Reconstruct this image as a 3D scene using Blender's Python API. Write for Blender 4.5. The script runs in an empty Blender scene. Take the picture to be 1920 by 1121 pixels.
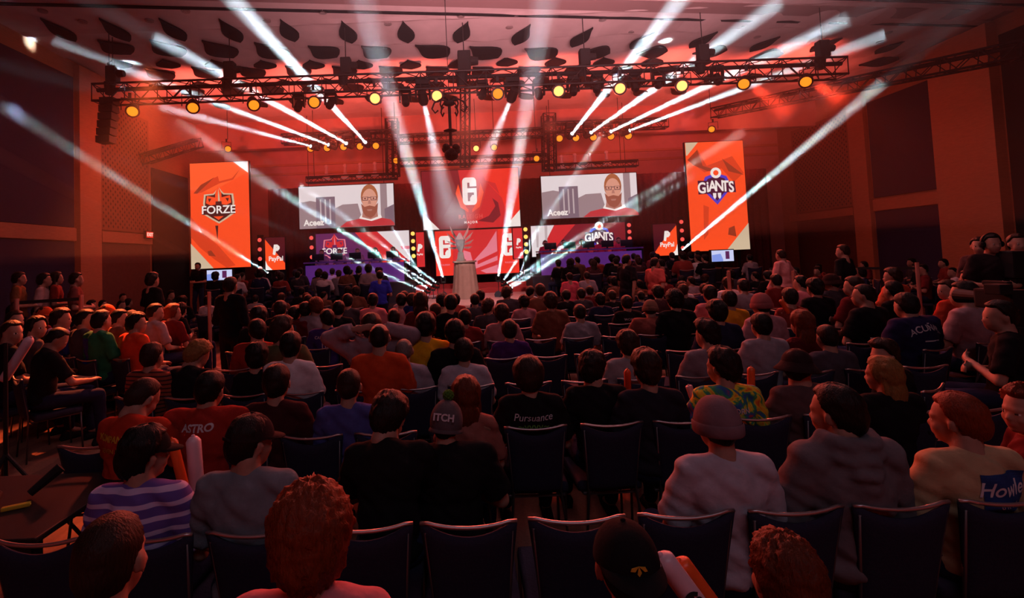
import bpy, bmesh, math, random
from mathutils import Vector, Matrix, noise, Euler
from mathutils.bvhtree import BVHTree
random.seed(7)
SC = bpy.context.scene
COL = SC.collection
R = math.radians
# ------------------------------------------------------------------ camera
F, PPX, PPY = 950.0, 850.0, 441.0
CAMZ = 1.95
CM = Euler((R(92.6), 0, 0)).to_matrix() @ Matrix.Rotation(R(-2.4), 3, 'Z')
cam_d = bpy.data.cameras.new('camera')
cam_d.sensor_width = 36.0
cam_d.lens = F * 36.0 / 1920.0
cam_d.shift_x = (960.0 - PPX) / 1920.0
cam_d.shift_y = -(560.5 - PPY) / 1920.0
cam_d.clip_start = 0.05
cam = bpy.data.objects.new('camera', cam_d)
cam.matrix_world = Matrix.Translation((0, 0, CAMZ)) @ CM.to_4x4()
COL.objects.link(cam)
SC.camera = cam

def ray(px, py):
    return CM @ Vector(((px - PPX) / F, -(py - PPY) / F, -1.0))
def at(px, py, Y):
    """point seen at photo pixel (px, py) on the plane y = Y"""
    d = ray(px, py)
    return Vector((0, 0, CAMZ)) + d * (Y / d.y)
def at_z(px, py, z):
    d = ray(px, py)
    return Vector((0, 0, CAMZ)) + d * ((z - CAMZ) / d.z)

# ------------------------------------------------------------------ world, view
w = bpy.data.worlds.new('world'); SC.world = w
w.use_nodes = True
w.node_tree.nodes['Background'].inputs[0].default_value = (0.30, 0.05, 0.05, 1)
w.node_tree.nodes['Background'].inputs[1].default_value = 0.004
SC.view_settings.view_transform = 'Standard'
SC.view_settings.look = 'None'
SC.view_settings.exposure = 0.0
SC.view_settings.gamma = 1.0
SC.view_settings.use_curve_mapping = False
cy = SC.cycles
cy.max_bounces = 4; cy.diffuse_bounces = 1; cy.glossy_bounces = 2
cy.transmission_bounces = 2; cy.volume_bounces = 0; cy.transparent_max_bounces = 24
cy.caustics_reflective = False; cy.caustics_refractive = False
cy.use_denoising = True
cy.sample_clamp_indirect = 4.0
cy.use_light_tree = True

def light(name, kind, loc, energy, color, target=None, size=0.3, spot=60, blend=0.6, size_y=None):
    d = bpy.data.lights.new(name, kind)
    d.energy = energy; d.color = color
    if kind == 'SPOT':
        d.spot_size = R(spot); d.spot_blend = blend; d.shadow_soft_size = size
    elif kind == 'AREA':
        d.shape = 'RECTANGLE'; d.size = size; d.size_y = size_y or size
    else:
        d.shadow_soft_size = size
    o = bpy.data.objects.new(name, d); COL.objects.link(o)
    o.location = loc
    if target is not None:
        o.rotation_euler = (Vector(target) - Vector(loc)).to_track_quat('-Z', 'Y').to_euler()
    return o

RED = (1.0, 0.055, 0.03)
STAGE = Vector((0.6, 18.0, 1.0))
# camera side fill: unseen cool area lamp added behind the camera for the backs
light('camera_side_fill', 'AREA', (1.5, -3.0, 7.6), 70, (0.80, 0.78, 1.0), (1.0, 6.0, 0.8), 6.0, size_y=2.0)
# ceiling fill: unseen area lamp and red spots added to light the ceiling
light('ceiling_fill', 'AREA', (2.4, 5.0, 4.4), 560, (1.0, 0.46, 0.50), (2.4, 10.0, 8.7), 9.0, size_y=1.0).data.spread = R(78)
for x in (-8.0, -4.5, -1.0, 3.0, 7.0, 11.0):
    light('red_wash', 'SPOT', (x, 14.6, 5.6), 1300, (1.0, 0.11, 0.07), (x * 1.02, 17.6, 8.0), 0.15, 100, 0.8)
# unseen red spots added before the stage drape to wash the back wall
for x in (-8.5, -5.0, -1.5, 2.0, 5.5, 9.0, 12.5):
    light('wall_wash', 'SPOT', (x, 20.4, 5.6), 90, (1.0, 0.10, 0.08), (x, 23.4, 6.2), 0.2, 120, 0.8)
for x, t, e_ in ((-7.2, -10.6, 1.0), (11.0, 15.4, 0.28)):
    light('side_wash', 'SPOT', (x, 14.0, 6.3), 270 * e_, (1.0, 0.13, 0.05), (t, 16.5, 4.5), 0.2, 110, 0.9)
    light('side_wash', 'SPOT', (x, 9.0, 6.3), 160 * e_, (1.0, 0.15, 0.08), (t, 11.5, 4.0), 0.2, 110, 0.9)
# strong red back light over the audience
for x in (-7.5, -3.5, 0.6, 4.8, 9.0):
    light('audience_back_light', 'SPOT', (x, 15.6, 6.0), 1900, (1.0, 0.10, 0.055), (x * 0.75, 5.5, 1.0), 0.35, 80, 0.7)
light('aisle_floor_fill', 'SPOT', (-6.5, 11.0, 6.4), 14000, (1.0, 0.15, 0.045), (-4.2, 5.9, 0.0), 0.2, 24, 0.6)  # unseen narrow spot added to redden the left aisle floor
light('stage_key', 'SPOT', (0.6, 11.5, 6.0), 1900, (1.0, 0.55, 0.50), (0.6, 17.0, 1.0), 0.2, 45, 0.6)
light('stage_left_key', 'SPOT', (-5.0, 14.0, 6.0), 260, (0.6, 0.30, 1.0), (-4.0, 18.6, 1.6), 0.2, 55, 0.6)
light('stage_right_key', 'SPOT', (7.0, 14.0, 6.0), 260, (0.6, 0.30, 1.0), (5.2, 18.6, 1.6), 0.2, 55, 0.6)

# ------------------------------------------------------------------ materials
_M = {}
def mat(name, color, rough=0.8, metal=0.0, grain=0.0, scale=20.0, bump=0.0, emit=None, estr=1.0, stretch=(1, 1, 1), spec=0.3):
    if name in _M: return _M[name]
    m = bpy.data.materials.new(name); m.use_nodes = True
    nt = m.node_tree; b = nt.nodes['Principled BSDF']
    c = (color[0], color[1], color[2], 1)
    b.inputs['Base Color'].default_value = c
    b.inputs['Roughness'].default_value = rough
    b.inputs['Metallic'].default_value = metal
    b.inputs['Specular IOR Level'].default_value = spec
    if grain > 0 or bump > 0:
        tc = nt.nodes.new('ShaderNodeTexCoord')
        mp = nt.nodes.new('ShaderNodeMapping'); mp.inputs['Scale'].default_value = stretch
        nz = nt.nodes.new('ShaderNodeTexNoise'); nz.inputs['Scale'].default_value = scale
        nz.inputs['Detail'].default_value = 4
        nt.links.new(tc.outputs['Object'], mp.inputs[0]); nt.links.new(mp.outputs[0], nz.inputs['Vector'])
        if grain > 0:
            rp = nt.nodes.new('ShaderNodeValToRGB')
            rp.color_ramp.elements[0].position = 0.3; rp.color_ramp.elements[1].position = 0.7
            rp.color_ramp.elements[0].color = (*[v * (1 - grain) for v in color], 1)
            rp.color_ramp.elements[1].color = (*[min(1, v * (1 + grain)) for v in color], 1)
            nt.links.new(nz.outputs['Fac'], rp.inputs[0]); nt.links.new(rp.outputs[0], b.inputs['Base Color'])
        if bump > 0:
            bp = nt.nodes.new('ShaderNodeBump'); bp.inputs['Strength'].default_value = bump
            bp.inputs['Distance'].default_value = 0.01
            nt.links.new(nz.outputs['Fac'], bp.inputs['Height']); nt.links.new(bp.outputs[0], b.inputs['Normal'])
    if emit is not None:
        b.inputs['Emission Color'].default_value = (*emit, 1)
        b.inputs['Emission Strength'].default_value = estr
        b.inputs['Roughness'].default_value = 0.6
    _M[name] = m
    return m
def srgb(r, g, b):
    f = lambda v: (v / 255.0 / 12.92) if v <= 10 else ((v / 255.0 + 0.055) / 1.055) ** 2.4
    return (f(r), f(g), f(b))
def glow(name, r, g, b, s=1.0):
    return mat(name, (0.01, 0.01, 0.01), emit=srgb(r, g, b), estr=s)

# ------------------------------------------------------------------ mesh helpers
def link(name, me, parent=None, m=None, smooth=False):
    o = bpy.data.objects.new(name, me); COL.objects.link(o)
    if parent is not None: o.parent = parent
    if m is not None:
        if len(me.materials) == 0: me.materials.append(m)
        elif me.materials[0] != m:
            o.material_slots[0].link = 'OBJECT'; o.material_slots[0].material = m
    return o
def bm_obj(name, bm, m, parent=None, smooth=False):
    me = bpy.data.meshes.new(name)
    bm.normal_update(); bm.to_mesh(me); bm.free()
    if smooth:
        me.polygons.foreach_set('use_smooth', [True] * len(me.polygons))
    return link(name, me, parent, m)
def thing(name, label, cat, loc=(0, 0, 0), rz=0, group=None, kind=None):
    o = bpy.data.objects.new(name, None); COL.objects.link(o)
    o.empty_display_size = 0.1
    o.location = loc; o.rotation_euler = (0, 0, rz)
    tag(o, label, cat, group, kind)
    return o
def tag(o, label=None, cat=None, group=None, kind=None):
    if label: o['label'] = label
    if cat: o['category'] = cat
    if group: o['group'] = group
    if kind: o['kind'] = kind
    return o
def box(bm, c, s, rot=None, bev=0.0):
    M = Matrix.Translation(c)
    if rot is not None: M = M @ rot.to_4x4()
    M = M @ Matrix.Diagonal((s[0], s[1], s[2], 1))
    r = bmesh.ops.create_cube(bm, size=1.0, matrix=M)
    if bev > 0:
        es = list({e for v in r['verts'] for e in v.link_edges})
        bmesh.ops.bevel(bm, geom=es, offset=bev, segments=2, affect='EDGES', profile=0.6)
_SPH = {}
def ell(bm, c, r, rot=None, u=14, v=9):
    M = Matrix.Translation(c)
    if rot is not None: M = M @ rot.to_4x4()
    M = M @ Matrix.Diagonal((r[0], r[1], r[2], 1))
    key = (u, v)
    if key not in _SPH:
        _SPH[key] = [[Vector((math.sin(math.pi * j / v) * math.cos(2 * math.pi * i / u), math.sin(math.pi * j / v) * math.sin(2 * math.pi * i / u), math.cos(math.pi * j / v))) for i in range(u)] for j in range(1, v)]
    new = bm.verts.new; R_ = [[new(M @ p) for p in row] for row in _SPH[key]]
    t_ = new(M @ Vector((0, 0, 1))); b_ = new(M @ Vector((0, 0, -1))); F_ = bm.faces.new
    for i in range(u):
        j = (i + 1) % u; F_((t_, R_[0][i], R_[0][j])); F_((b_, R_[-1][j], R_[-1][i]))
        for p, q in zip(R_, R_[1:]): F_((p[i], q[i], q[j], p[j]))
def frus(bm, a, b, ra, rb, n=12, caps=True):
    a = Vector(a); b = Vector(b); d = b - a; L = d.length
    if L < 1e-6: return
    q = d.to_track_quat('Z', 'Y').to_matrix(); new = bm.verts.new
    cs = [(math.cos(2 * math.pi * i / n), math.sin(2 * math.pi * i / n)) for i in range(n)]
    A_ = [new(a + q @ Vector((c * ra, s * ra, 0))) for c, s in cs]; B_ = [new(b + q @ Vector((c * rb, s * rb, 0))) for c, s in cs]
    for i in range(n):
        j = (i + 1) % n; bm.faces.new((A_[i], A_[j], B_[j], B_[i]))
    if caps: bm.faces.new(A_[::-1]); bm.faces.new(B_)
def cap(bm, a, b, ra, rb, n=12):
    frus(bm, a, b, ra, rb, n)
    ell(bm, a, (ra, ra, ra), u=n, v=8); ell(bm, b, (rb, rb, rb), u=n, v=8)
def tube(bm, pts, r, n=8):
    pts = [Vector(p) for p in pts]; rings = []; up = Vector((0.13, 0.31, 1)).normalized()
    for k, p in enumerate(pts):
        d = ((pts[k + 1] if k + 1 < len(pts) else p) - (pts[k - 1] if k else p)).normalized()
        s = d.cross(up)
        if s.length < 0.2: s = d.cross(Vector((1, 0.2, 0)))
        s.normalize(); w_ = s.cross(d)
        if rings:
            # keep the ring order aligned with the one before
            ps = rings[-1][1]; pw = rings[-1][2]; s2 = (ps - d * ps.dot(d)).normalized(); w_ = s2.cross(d); s = s2
            if w_.dot(pw) < 0: w_ = -w_
        rings.append(([bm.verts.new(p + s * r * math.cos(2 * math.pi * i / n) + w_ * r * math.sin(2 * math.pi * i / n)) for i in range(n)], s, w_))
    fs = []
    for (A_, _, _), (B_, _, _) in zip(rings, rings[1:]):
        for i in range(n): fs.append(bm.faces.new((A_[i], A_[(i + 1) % n], B_[(i + 1) % n], B_[i])))
    fs.append(bm.faces.new(rings[0][0])); fs.append(bm.faces.new(rings[-1][0]))
    bmesh.ops.recalc_face_normals(bm, faces=fs)
def prism(bm, pts, d):
    """closed polygon pts (Vectors) extruded by vector d"""
    n = len(pts)
    a = [bm.verts.new(p) for p in pts]; b = [bm.verts.new(Vector(p) + Vector(d)) for p in pts]
    bm.faces.new(a); bm.faces.new(b[::-1])
    for i in range(n):
        bm.faces.new((a[i], b[i], b[(i + 1) % n], a[(i + 1) % n]))
    bmesh.ops.recalc_face_normals(bm, faces=bm.faces)
def struct(name, bm, m, parent=None, label=None):
    o = bm_obj(name, bm, m, parent)
    if parent is None: o['kind'] = 'structure'
    if label: o['label'] = label
    return o
def boxo(name, c, s, m, parent=None, rot=None, bev=0.0):
    bm = bmesh.new(); box(bm, c, s, rot, bev); return bm_obj(name, bm, m, parent)
def copy_tree(o, parent=None):
    c = o.copy(); COL.objects.link(c); c.parent = parent
    for ch in o.children: copy_tree(ch, c)
    return c
_tmp = bpy.data.objects.new('tmp_work', bpy.data.meshes.new('tmp_work'))
def remesh(bm, voxel, smooth=3, disp=None):
    """fuse the closed pieces of bm into one continuous surface"""
    me = bpy.data.meshes.new('work'); bm.to_mesh(me); bm.free()
    o = bpy.data.objects.new('work', me); COL.objects.link(o)
    md = o.modifiers.new('r', 'REMESH'); md.mode = 'VOXEL'; md.voxel_size = voxel; md.use_smooth_shade = True
    if smooth:
        sm = o.modifiers.new('s', 'SMOOTH'); sm.factor = 0.5; sm.iterations = smooth
    dg = bpy.context.evaluated_depsgraph_get()
    out = bpy.data.meshes.new_from_object(o.evaluated_get(dg))
    bpy.data.objects.remove(o); bpy.data.meshes.remove(me)
    if disp is not None:
        vs = out.vertices; ns = [v.normal.copy() for v in vs]
        for v, nn in zip(vs, ns): v.co += disp(v.co, nn)
    out.polygons.foreach_set('use_smooth', [True] * len(out.polygons))
    return out
# ================================================================== ROOM
XL, XR, YB, YF, H = -10.6, 15.4, -4.0, 23.6, 8.0
m_ceil = mat('ceiling_paint', (0.62, 0.50, 0.50), 0.9, grain=0.05, scale=3)
m_ceil2 = mat('ceiling_band', (0.30, 0.19, 0.19), 0.9)
m_wall = mat('wall_veneer', (0.36, 0.15, 0.08), 0.6, grain=0.12, scale=6, stretch=(1, 1, 8))
m_wallR = mat('back_wall_paint', (0.42, 0.20, 0.18), 0.8, grain=0.08, scale=2)
m_blue = mat('acoustic_fabric', (0.028, 0.020, 0.052), 0.95, grain=0.15, scale=60)
m_perf = mat('perforated_board', (0.26, 0.10, 0.05), 0.7)
m_hole = mat('perforation', (0.06, 0.03, 0.025), 0.9)
m_dark = mat('black_metal', (0.012, 0.011, 0.012), 0.5, 0.3)
m_black = mat('matte_black', (0.010, 0.009, 0.010), 0.85)
m_void = mat('opening_shade_and_black', (0.010, 0.009, 0.012), 0.95, spec=0.1)  # flat near-black painted for shade in openings, also plain dark parts
# carpet
m_floor = bpy.data.materials.new('patterned_carpet'); m_floor.use_nodes = True
nt = m_floor.node_tree; b = nt.nodes['Principled BSDF']; b.inputs['Roughness'].default_value = 0.95
tc = nt.nodes.new('ShaderNodeTexCoord'); wv = nt.nodes.new('ShaderNodeTexWave'); wv.inputs['Scale'].default_value = 0.9
wv.inputs['Distortion'].default_value = 5; wv.inputs['Detail'].default_value = 3
nz = nt.nodes.new('ShaderNodeTexNoise'); nz.inputs['Scale'].default_value = 45
mx = nt.nodes.new('ShaderNodeMix'); mx.data_type = 'RGBA'; mx.blend_type = 'MULTIPLY'; mx.inputs[0].default_value = 0.5
rp = nt.nodes.new('ShaderNodeValToRGB')
rp.color_ramp.elements[0].color = (0.17, 0.075, 0.05, 1); rp.color_ramp.elements[1].color = (0.25, 0.12, 0.075, 1)
rp.color_ramp.elements[0].position = 0.35; rp.color_ramp.elements[1].position = 0.65
nt.links.new(tc.outputs['Object'], wv.inputs[0]); nt.links.new(tc.outputs['Object'], nz.inputs[0])
nt.links.new(wv.outputs['Fac'], rp.inputs[0]); nt.links.new(rp.outputs[0], mx.inputs[6])
nt.links.new(nz.outputs['Fac'], mx.inputs[7]); nt.links.new(mx.outputs[2], b.inputs['Base Color'])

bm = bmesh.new(); box(bm, ((XL + XR) / 2, (YB + YF) / 2, -0.1), (XR - XL + 0.6, YF - YB + 0.6, 0.2)); struct('floor', bm, m_floor)
bm = bmesh.new(); box(bm, (XL - 0.15, (YB + YF) / 2, H / 2), (0.3, YF - YB, H)); wl = struct('wall_left', bm, m_wall)
bm = bmesh.new(); box(bm, (XR + 0.15, (YB + YF) / 2, H / 2), (0.3, YF - YB, H)); wr = struct('wall_right', bm, m_wall)
bm = bmesh.new(); box(bm, ((XL + XR) / 2, YF + 0.15, H / 2), (XR - XL + 0.6, 0.3, H)); wf = struct('wall_front', bm, m_wallR)
bm = bmesh.new(); box(bm, ((XL + XR) / 2, YB - 0.15, H / 2), (XR - XL + 0.6, 0.3, H)); struct('wall_back', bm, m_wall)
# ceiling with shallow folded relief in its sculpted field
bm = bmesh.new()
nx, ny = 130, 90
Y0, Y1 = 11.9, 21.0
def zc(x, y):
    if y < 12.3 or y > 20.8: return H
    e = min(1.0, (y - 12.3) / 0.5, (20.8 - y) / 0.5)
    r = (y - 12.6) / 1.25
    u = (x - 0.35) / 1.5 + 0.5 * (math.floor(r) % 2)
    f = abs((u - math.floor(u)) - 0.5) * 2
    g = (r - math.floor(r))
    return H - e * 0.09 * (1 - f) * g
vv = {}
for j in range(ny + 1):
    for i in range(nx + 1):
        x = XL + (XR - XL) * i / nx; y = Y0 + (Y1 - Y0) * j / ny
        vv[i, j] = bm.verts.new((x, y, zc(x, y)))
for j in range(ny):
    for i in range(nx):
        bm.faces.new((vv[i, j], vv[i, j + 1], vv[i + 1, j + 1], vv[i + 1, j]))
box(bm, ((XL + XR) / 2, (YB + Y0) / 2, H + 0.1), (XR - XL + 0.6, Y0 - YB, 0.2))
box(bm, ((XL + XR) / 2, (Y0 + Y1) / 2, H + 0.3), (XR - XL + 0.6, Y1 - Y0, 0.1))
ceil = struct('ceiling', bm, m_ceil)
# dark leaf plates under the ceiling, near-black painting the shade of leaf openings
def leaf_mesh(L, W, blunt, name):
    bm = bmesh.new()
    n = 9; lo = []; 
    pts = []
    for k in range(n + 1):
        t = k / n
        wdt = W * (math.sin(math.pi * t ** blunt) ** 0.9) if 0 < t < 1 else 0
        pts.append((t, wdt))
    ring = [Vector((wd / 2, L * t, 0)) for t, wd in pts] + [Vector((-wd / 2, L * t, 0)) for t, wd in pts[-2:0:-1]]
    prism(bm, ring, (0, 0, -0.05))
    me = bpy.data.meshes.new(name); bm.to_mesh(me); bm.free(); me.materials.append(m_void)
    return me
LEAF = [leaf_mesh(1.5, 0.40, 1.5, 'scoop_a'), leaf_mesh(1.15, 0.62, 1.5, 'scoop_b'), leaf_mesh(0.8, 0.5, 1.6, 'scoop_c')]
def scoop_px(a, c, k, wscale=1.0):
    A_ = at_z(a[0], a[1], H - .06); C_ = at_z(c[0], c[1], H - .06); d = C_ - A_; L = d.length
    z = min(zc(A_.x + d.x * t, A_.y + d.y * t) for t in (0, .25, .5, .75, 1)) - 0.012
    o = link('opening_shade', LEAF[k], ceil); o.location = (A_.x, A_.y, z)
    sl = L / (1.5, 1.15, .8)[k]
    o.rotation_euler = (0, 0, math.atan2(d.y, d.x) - math.pi / 2); o.scale = (wscale, sl, 1)
for a, c in (((75, 35), (142, 78)), ((185, 35), (243, 78)), ((297, 35), (347, 77)), ((410, 35), (451, 78)), ((525, 37), (553, 78)), ((640, 38), (660, 79)), ((755, 40), (765, 80)), ((878, 42), (858, 81)), ((995, 46), (965, 84)), ((1112, 50), (1072, 86)), ((1228, 56), (1182, 88)), ((1346, 60), (1292, 90)), ((1463, 65), (1405, 93)), ((1580, 71), (1518, 97)), ((1697, 78), (1640, 102))):
    scoop_px(a, c, 0, 1.15)
for a, c in (((182, 76), (245, 102)), ((280, 74), (340, 105)), ((378, 74), (438, 106)), ((476, 76), (534, 107)), ((577, 84), (632, 104)), ((677, 86), (726, 106)), ((778, 84), (840, 104)), ((880, 86), (934, 106)), ((983, 88), (1040, 104)), ((1088, 96), (1144, 96)), ((1192, 99), (1252, 92)), ((1298, 102), (1364, 94)), ((1405, 110), (1470, 98)), ((1610, 122), (1686, 110))):
    scoop_px(a, c, 1, 1.5)
for x in range(13): scoop_px((212 + x * 92, 112 - x * .4), (232 + x * 90, 128 - x * .4), 2, 1.35)
for x in range(12): scoop_px((270 + x * 88, 124), (322 + x * 85, 146 - x * 1.2), 1, 1.35)
for x in range(15): scoop_px((290 + x * 80, 152 - x * 1.2), (300 + x * 79.5, 162 - x * 1.2), 2, 1.1)
for x in range(14): scoop_px((335 + x * 76, 162 - x * 1.4), (377 + x * 75, 178 - x * 2), 1, 1.3)
for x in range(13): scoop_px((393 + x * 72, 188 - x * 2), (430 + x * 71, 203 - x * 2.4), 1, .8)
# grooves and bands crossing the near ceiling
def zbar(name, p0, p1, wdt, dep, m, z=H):
    a = at_z(p0[0], p0[1], z); c = at_z(p1[0], p1[1], z); d = (c - a); L = d.length
    ang = math.atan2(d.y, d.x); mid = (a + c) / 2; mid.z = z - dep / 2
    bm = bmesh.new(); box(bm, mid, (L * 1.5, wdt, dep), Matrix.Rotation(ang, 3, 'Z'))
    return bm
struct('trim_1', zbar('t', (0, 6), (1920, 50), 0.10, 0.03, m_void), m_void, ceil, 'dark groove across the ceiling')
struct('trim_2', zbar('t', (300, -14), (1920, 30), 0.55, 0.02, m_ceil2), m_ceil2, ceil, 'darker ceiling band')
struct('trim_3', zbar('t', (300, -45), (1920, 8), 0.10, 0.03, m_void), m_void, ceil, 'dark groove beyond the band')
m_can = mat('downlight_can', (0.35, 0.28, 0.28), 0.4, 0.3)
for px, py in ((80, 22), (155, 42), (280, 40), (348, 22), (500, 40), (605, 24), (727, 46), (864, 31), (955, 52), (1130, 38), (1185, 60), (1394, 50), (1420, 70), (1650, 80), (1666, 62), (1712, 112)):
    p = at_z(px, py, H - 0.03)
    bm = bmesh.new(); frus(bm, (0, 0, 0), (0, 0, 0.03), 0.10, 0.10, 14); frus(bm, (0, 0, -0.012), (0, 0, 0), 0.06, 0.06, 10)
    o = bm_obj('downlight', bm, m_can, ceil); o.location = p
# soffit over the stage end
bm = bmesh.new(); box(bm, ((XL + XR) / 2, 21.15, 7.43), (XR - XL, 0.3, 1.14)); struct('trim_4', bm, m_wallR, None)
bm = bmesh.new(); box(bm, ((XL + XR) / 2, 22.4, 7.5), (XR - XL, 2.3, 0.2)); struct('trim_5', bm, m_wallR, None)
for k, z in enumerate((6.62, 6.2)):
    bm = bmesh.new(); box(bm, ((XL + XR) / 2, YF - 0.06, z), (XR - XL - 0.1, 0.12, 0.10)); struct('trim_%d' % (6 + k), bm, m_wall, wf)
# side wall features
def wall_panel(side, y0, y1, z0, z1, m, name='wall_panel', d=0.06, parent=None):
    x = XL + d / 2 if side < 0 else XR - d / 2
    return boxo(name, (x, (y0 + y1) / 2, (z0 + z1) / 2), (d, y1 - y0 - 0.04, z1 - z0), m, parent or (wl if side < 0 else wr), bev=0.01)
def perf(side, y0, y1, z0, z1):
    p = wall_panel(side, y0, y1, z0, z1, m_perf)
    bm = bmesh.new(); x = (XL + 0.062) if side < 0 else (XR - 0.062)
    y = y0 + 0.15; k = 0
    while y < y1 - 0.1:
        z = z0 + 0.12 + (0.1 if k % 2 else 0)
        while z < z1 - 0.1:
            r = 0.034
            vs = [bm.verts.new((x, y + r * c, z + 1.6 * r * s)) for c, s in ((1, 0), (0, 1), (-1, 0), (0, -1))]
            bm.faces.new(vs if side > 0 else vs[::-1]); z += 0.2
        y += 0.11; k += 1
    h = bm_obj('perforations', bm, m_hole, p); h['kind'] = 'stuff'
wall_panel(-1, 4.0, 9.0, 3.25, 7.5, m_blue); wall_panel(-1, 9.05, 14.1, 3.25, 7.5, m_blue)
wall_panel(-1, 4.0, 9.0, 0.12, 2.85, m_blue); wall_panel(-1, 9.05, 14.1, 0.12, 2.85, m_blue)
perf(-1, 15.1, 17.6, 3.25, 7.2)
m_brown = mat('brown_panel', (0.11, 0.04, 0.03), 0.7, grain=0.1, scale=10)
wall_panel(-1, 15.1, 17.6, 0.12, 2.85, m_brown)
wall_panel(-1, 17.75, 20.2, 0.12, 5.6, m_void)
wall_panel(-1, -3.0, 3.8, 0.12, 7.5, m_blue)
m_pier = mat('pier_veneer', (0.42, 0.17, 0.09), 0.6, grain=0.1, scale=6, stretch=(1, 1, 8))
wall_panel(-1, 14.15, 15.05, 0, 7.9, m_pier, 'pilaster', 0.16)
wall_panel(-1, 4.0, 14.1, 2.87, 3.23, m_pier, 'wall_rail', 0.12); wall_panel(-1, 15.1, 17.65, 2.87, 3.2, m_pier, 'wall_rail', 0.12)
# right side
wall_panel(1, 15.8, 18.4, 3.5, 7.0, m_blue); wall_panel(1, 15.8, 18.4, 0.12, 3.0, m_blue)
perf(1, 19.3, 22.6, 3.3, 7.0); wall_panel(1, 19.3, 22.6, 0.12, 2.9, m_brown)
wall_panel(1, 18.45, 19.25, 0, 7.9, m_pier, 'pilaster', 0.16)
wall_panel(1, 13.9, 15.75, 0, 7.9, m_pier, 'pilaster', 0.30)
wall_panel(1, 15.8, 18.4, 3.02, 3.42, m_pier, 'wall_rail', 0.12); wall_panel(1, 19.3, 23.0, 2.95, 3.25, m_pier, 'wall_rail', 0.12)
wall_panel(1, 12.6, 13.85, 0, 7.5, m_black); wall_panel(1, 8.0, 12.55, 0.12, 3.0, m_brown); wall_panel(1, 8.0, 12.55, 3.4, 7.5, m_blue)  # black panel paints the shade of a door recess
# baseboards
for nm, x in (('baseboard_left', XL + 0.1), ('baseboard_right', XR - 0.1)):
    bm = bmesh.new(); box(bm, (x, (YB + YF) / 2, 0.06), (0.05, YF - YB - 0.1, 0.12)); struct(nm, bm, m_brown)
# exit sign on the left rail
p = at(260, 441, 17.3)
ex = thing('exit_sign', 'small red lit exit sign on the left side wall rail', 'sign', (XL + 0.16, 17.3, p.z))
boxo('housing', (0.02, 0, 0), (0.08, 0.42, 0.26), m_dark, ex)
boxo('sign_face', (0.065, 0, 0), (0.01, 0.36, 0.2), glow('exit_red', 235, 40, 25), ex)
def text_mesh(s, size, weight=0.0, align='CENTER', shear=0.0, ext=0.004, spacing=1.0):
    cu = bpy.data.curves.new('txt', 'FONT'); cu.body = s; cu.size = size; cu.offset = weight
    cu.align_x = align; cu.align_y = 'CENTER'; cu.extrude = ext; cu.shear = shear; cu.space_character = spacing
    cu.resolution_u = 4
    o = bpy.data.objects.new('txt', cu); COL.objects.link(o)
    dg = bpy.context.evaluated_depsgraph_get()
    me = bpy.data.meshes.new_from_object(o.evaluated_get(dg))
    bpy.data.objects.remove(o); bpy.data.curves.remove(cu)
    me.materials.clear()
    return me
t = link('lettering', text_mesh('EXIT', 0.17, 0.004), ex, glow('exit_white', 255, 210, 190)); t.location = (0.073, 0, 0); t.rotation_euler = (R(90), 0, R(90))
# stage end drapes: pleated cloth
m_drape = mat('maroon_drape', (0.10, 0.018, 0.022), 0.9, grain=0.2, scale=14)
m_drape2 = mat('dark_drape', (0.030, 0.008, 0.012), 0.95)
def drape(name, x0, x1, y, z0, z1, m, label, amp=0.07, wl_=0.32):
    bm = bmesh.new(); n = int((x1 - x0) / wl_ * 6); rows = 6
    V = [[bm.verts.new((x0 + (x1 - x0) * i / n, y + amp * math.sin(i / 6 * 2 * math.pi + 0.7 * math.sin(i * 0.13)) * (1.0 - 0.3 * j / rows), z0 + (z1 - z0) * j / rows)) for i in range(n + 1)] for j in range(rows + 1)]
    for j in range(rows):
        for i in range(n): bm.faces.new((V[j][i], V[j][i + 1], V[j + 1][i + 1], V[j + 1][i]))
    o = bm_obj(name, bm, m, None, True); md = o.modifiers.new('t', 'SOLIDIFY'); md.thickness = 0.012
    tag(o, label, 'curtain'); return o
drape('stage_drape', -7.9, 13.6, 21.7, 0, 5.25, m_drape, 'long dark maroon pleated drape behind the stage screens')
drape('side_drape', -10.4, -8.9, 21.3, 0, 5.9, m_drape2, 'dark drape hanging left of the orange shield banner')
# ================================================================== STAGE
m_deck = mat('stage_deck', (0.50, 0.32, 0.32), 0.28, grain=0.08, scale=5)
m_deckside = mat('stage_skirt', (0.02, 0.012, 0.016), 0.8)
m_stepred = mat('red_step', (0.35, 0.03, 0.03), 0.5)
st = thing('stage', 'raised pale reflective stage with red steps and a thrust in front of the screens', 'stage', (0.6, 16, 0))
def rel(o, c): return Vector(c) - o.location
def part_box(par, name, c, s, m, **k): return boxo(name, rel(par, c), s, m, par, **k)
part_box(st, 'deck', (0.6, 16.6, 0.3), (4.0, 7.4, 0.6), m_deck, bev=0.02)
part_box(st, 'wing_deck', (-4.8, 19.1, 0.6), (6.6, 2.8, 1.2), m_deckside); part_box(st, 'wing_deck', (6.3, 19.1, 0.6), (7.2, 2.8, 1.2), m_deckside)
part_box(st, 'step', (0.6, 19.35, 0.70), (4.4, 0.5, 0.2), m_stepred); part_box(st, 'step', (0.6, 19.65, 0.88), (4.4, 0.5, 0.16), m_stepred)
part_box(st, 'edge_trim', (0.6, 12.88, 0.56), (4.0, 0.06, 0.06), mat('edge_gold', (0.8, 0.4, 0.15), 0.4))

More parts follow.
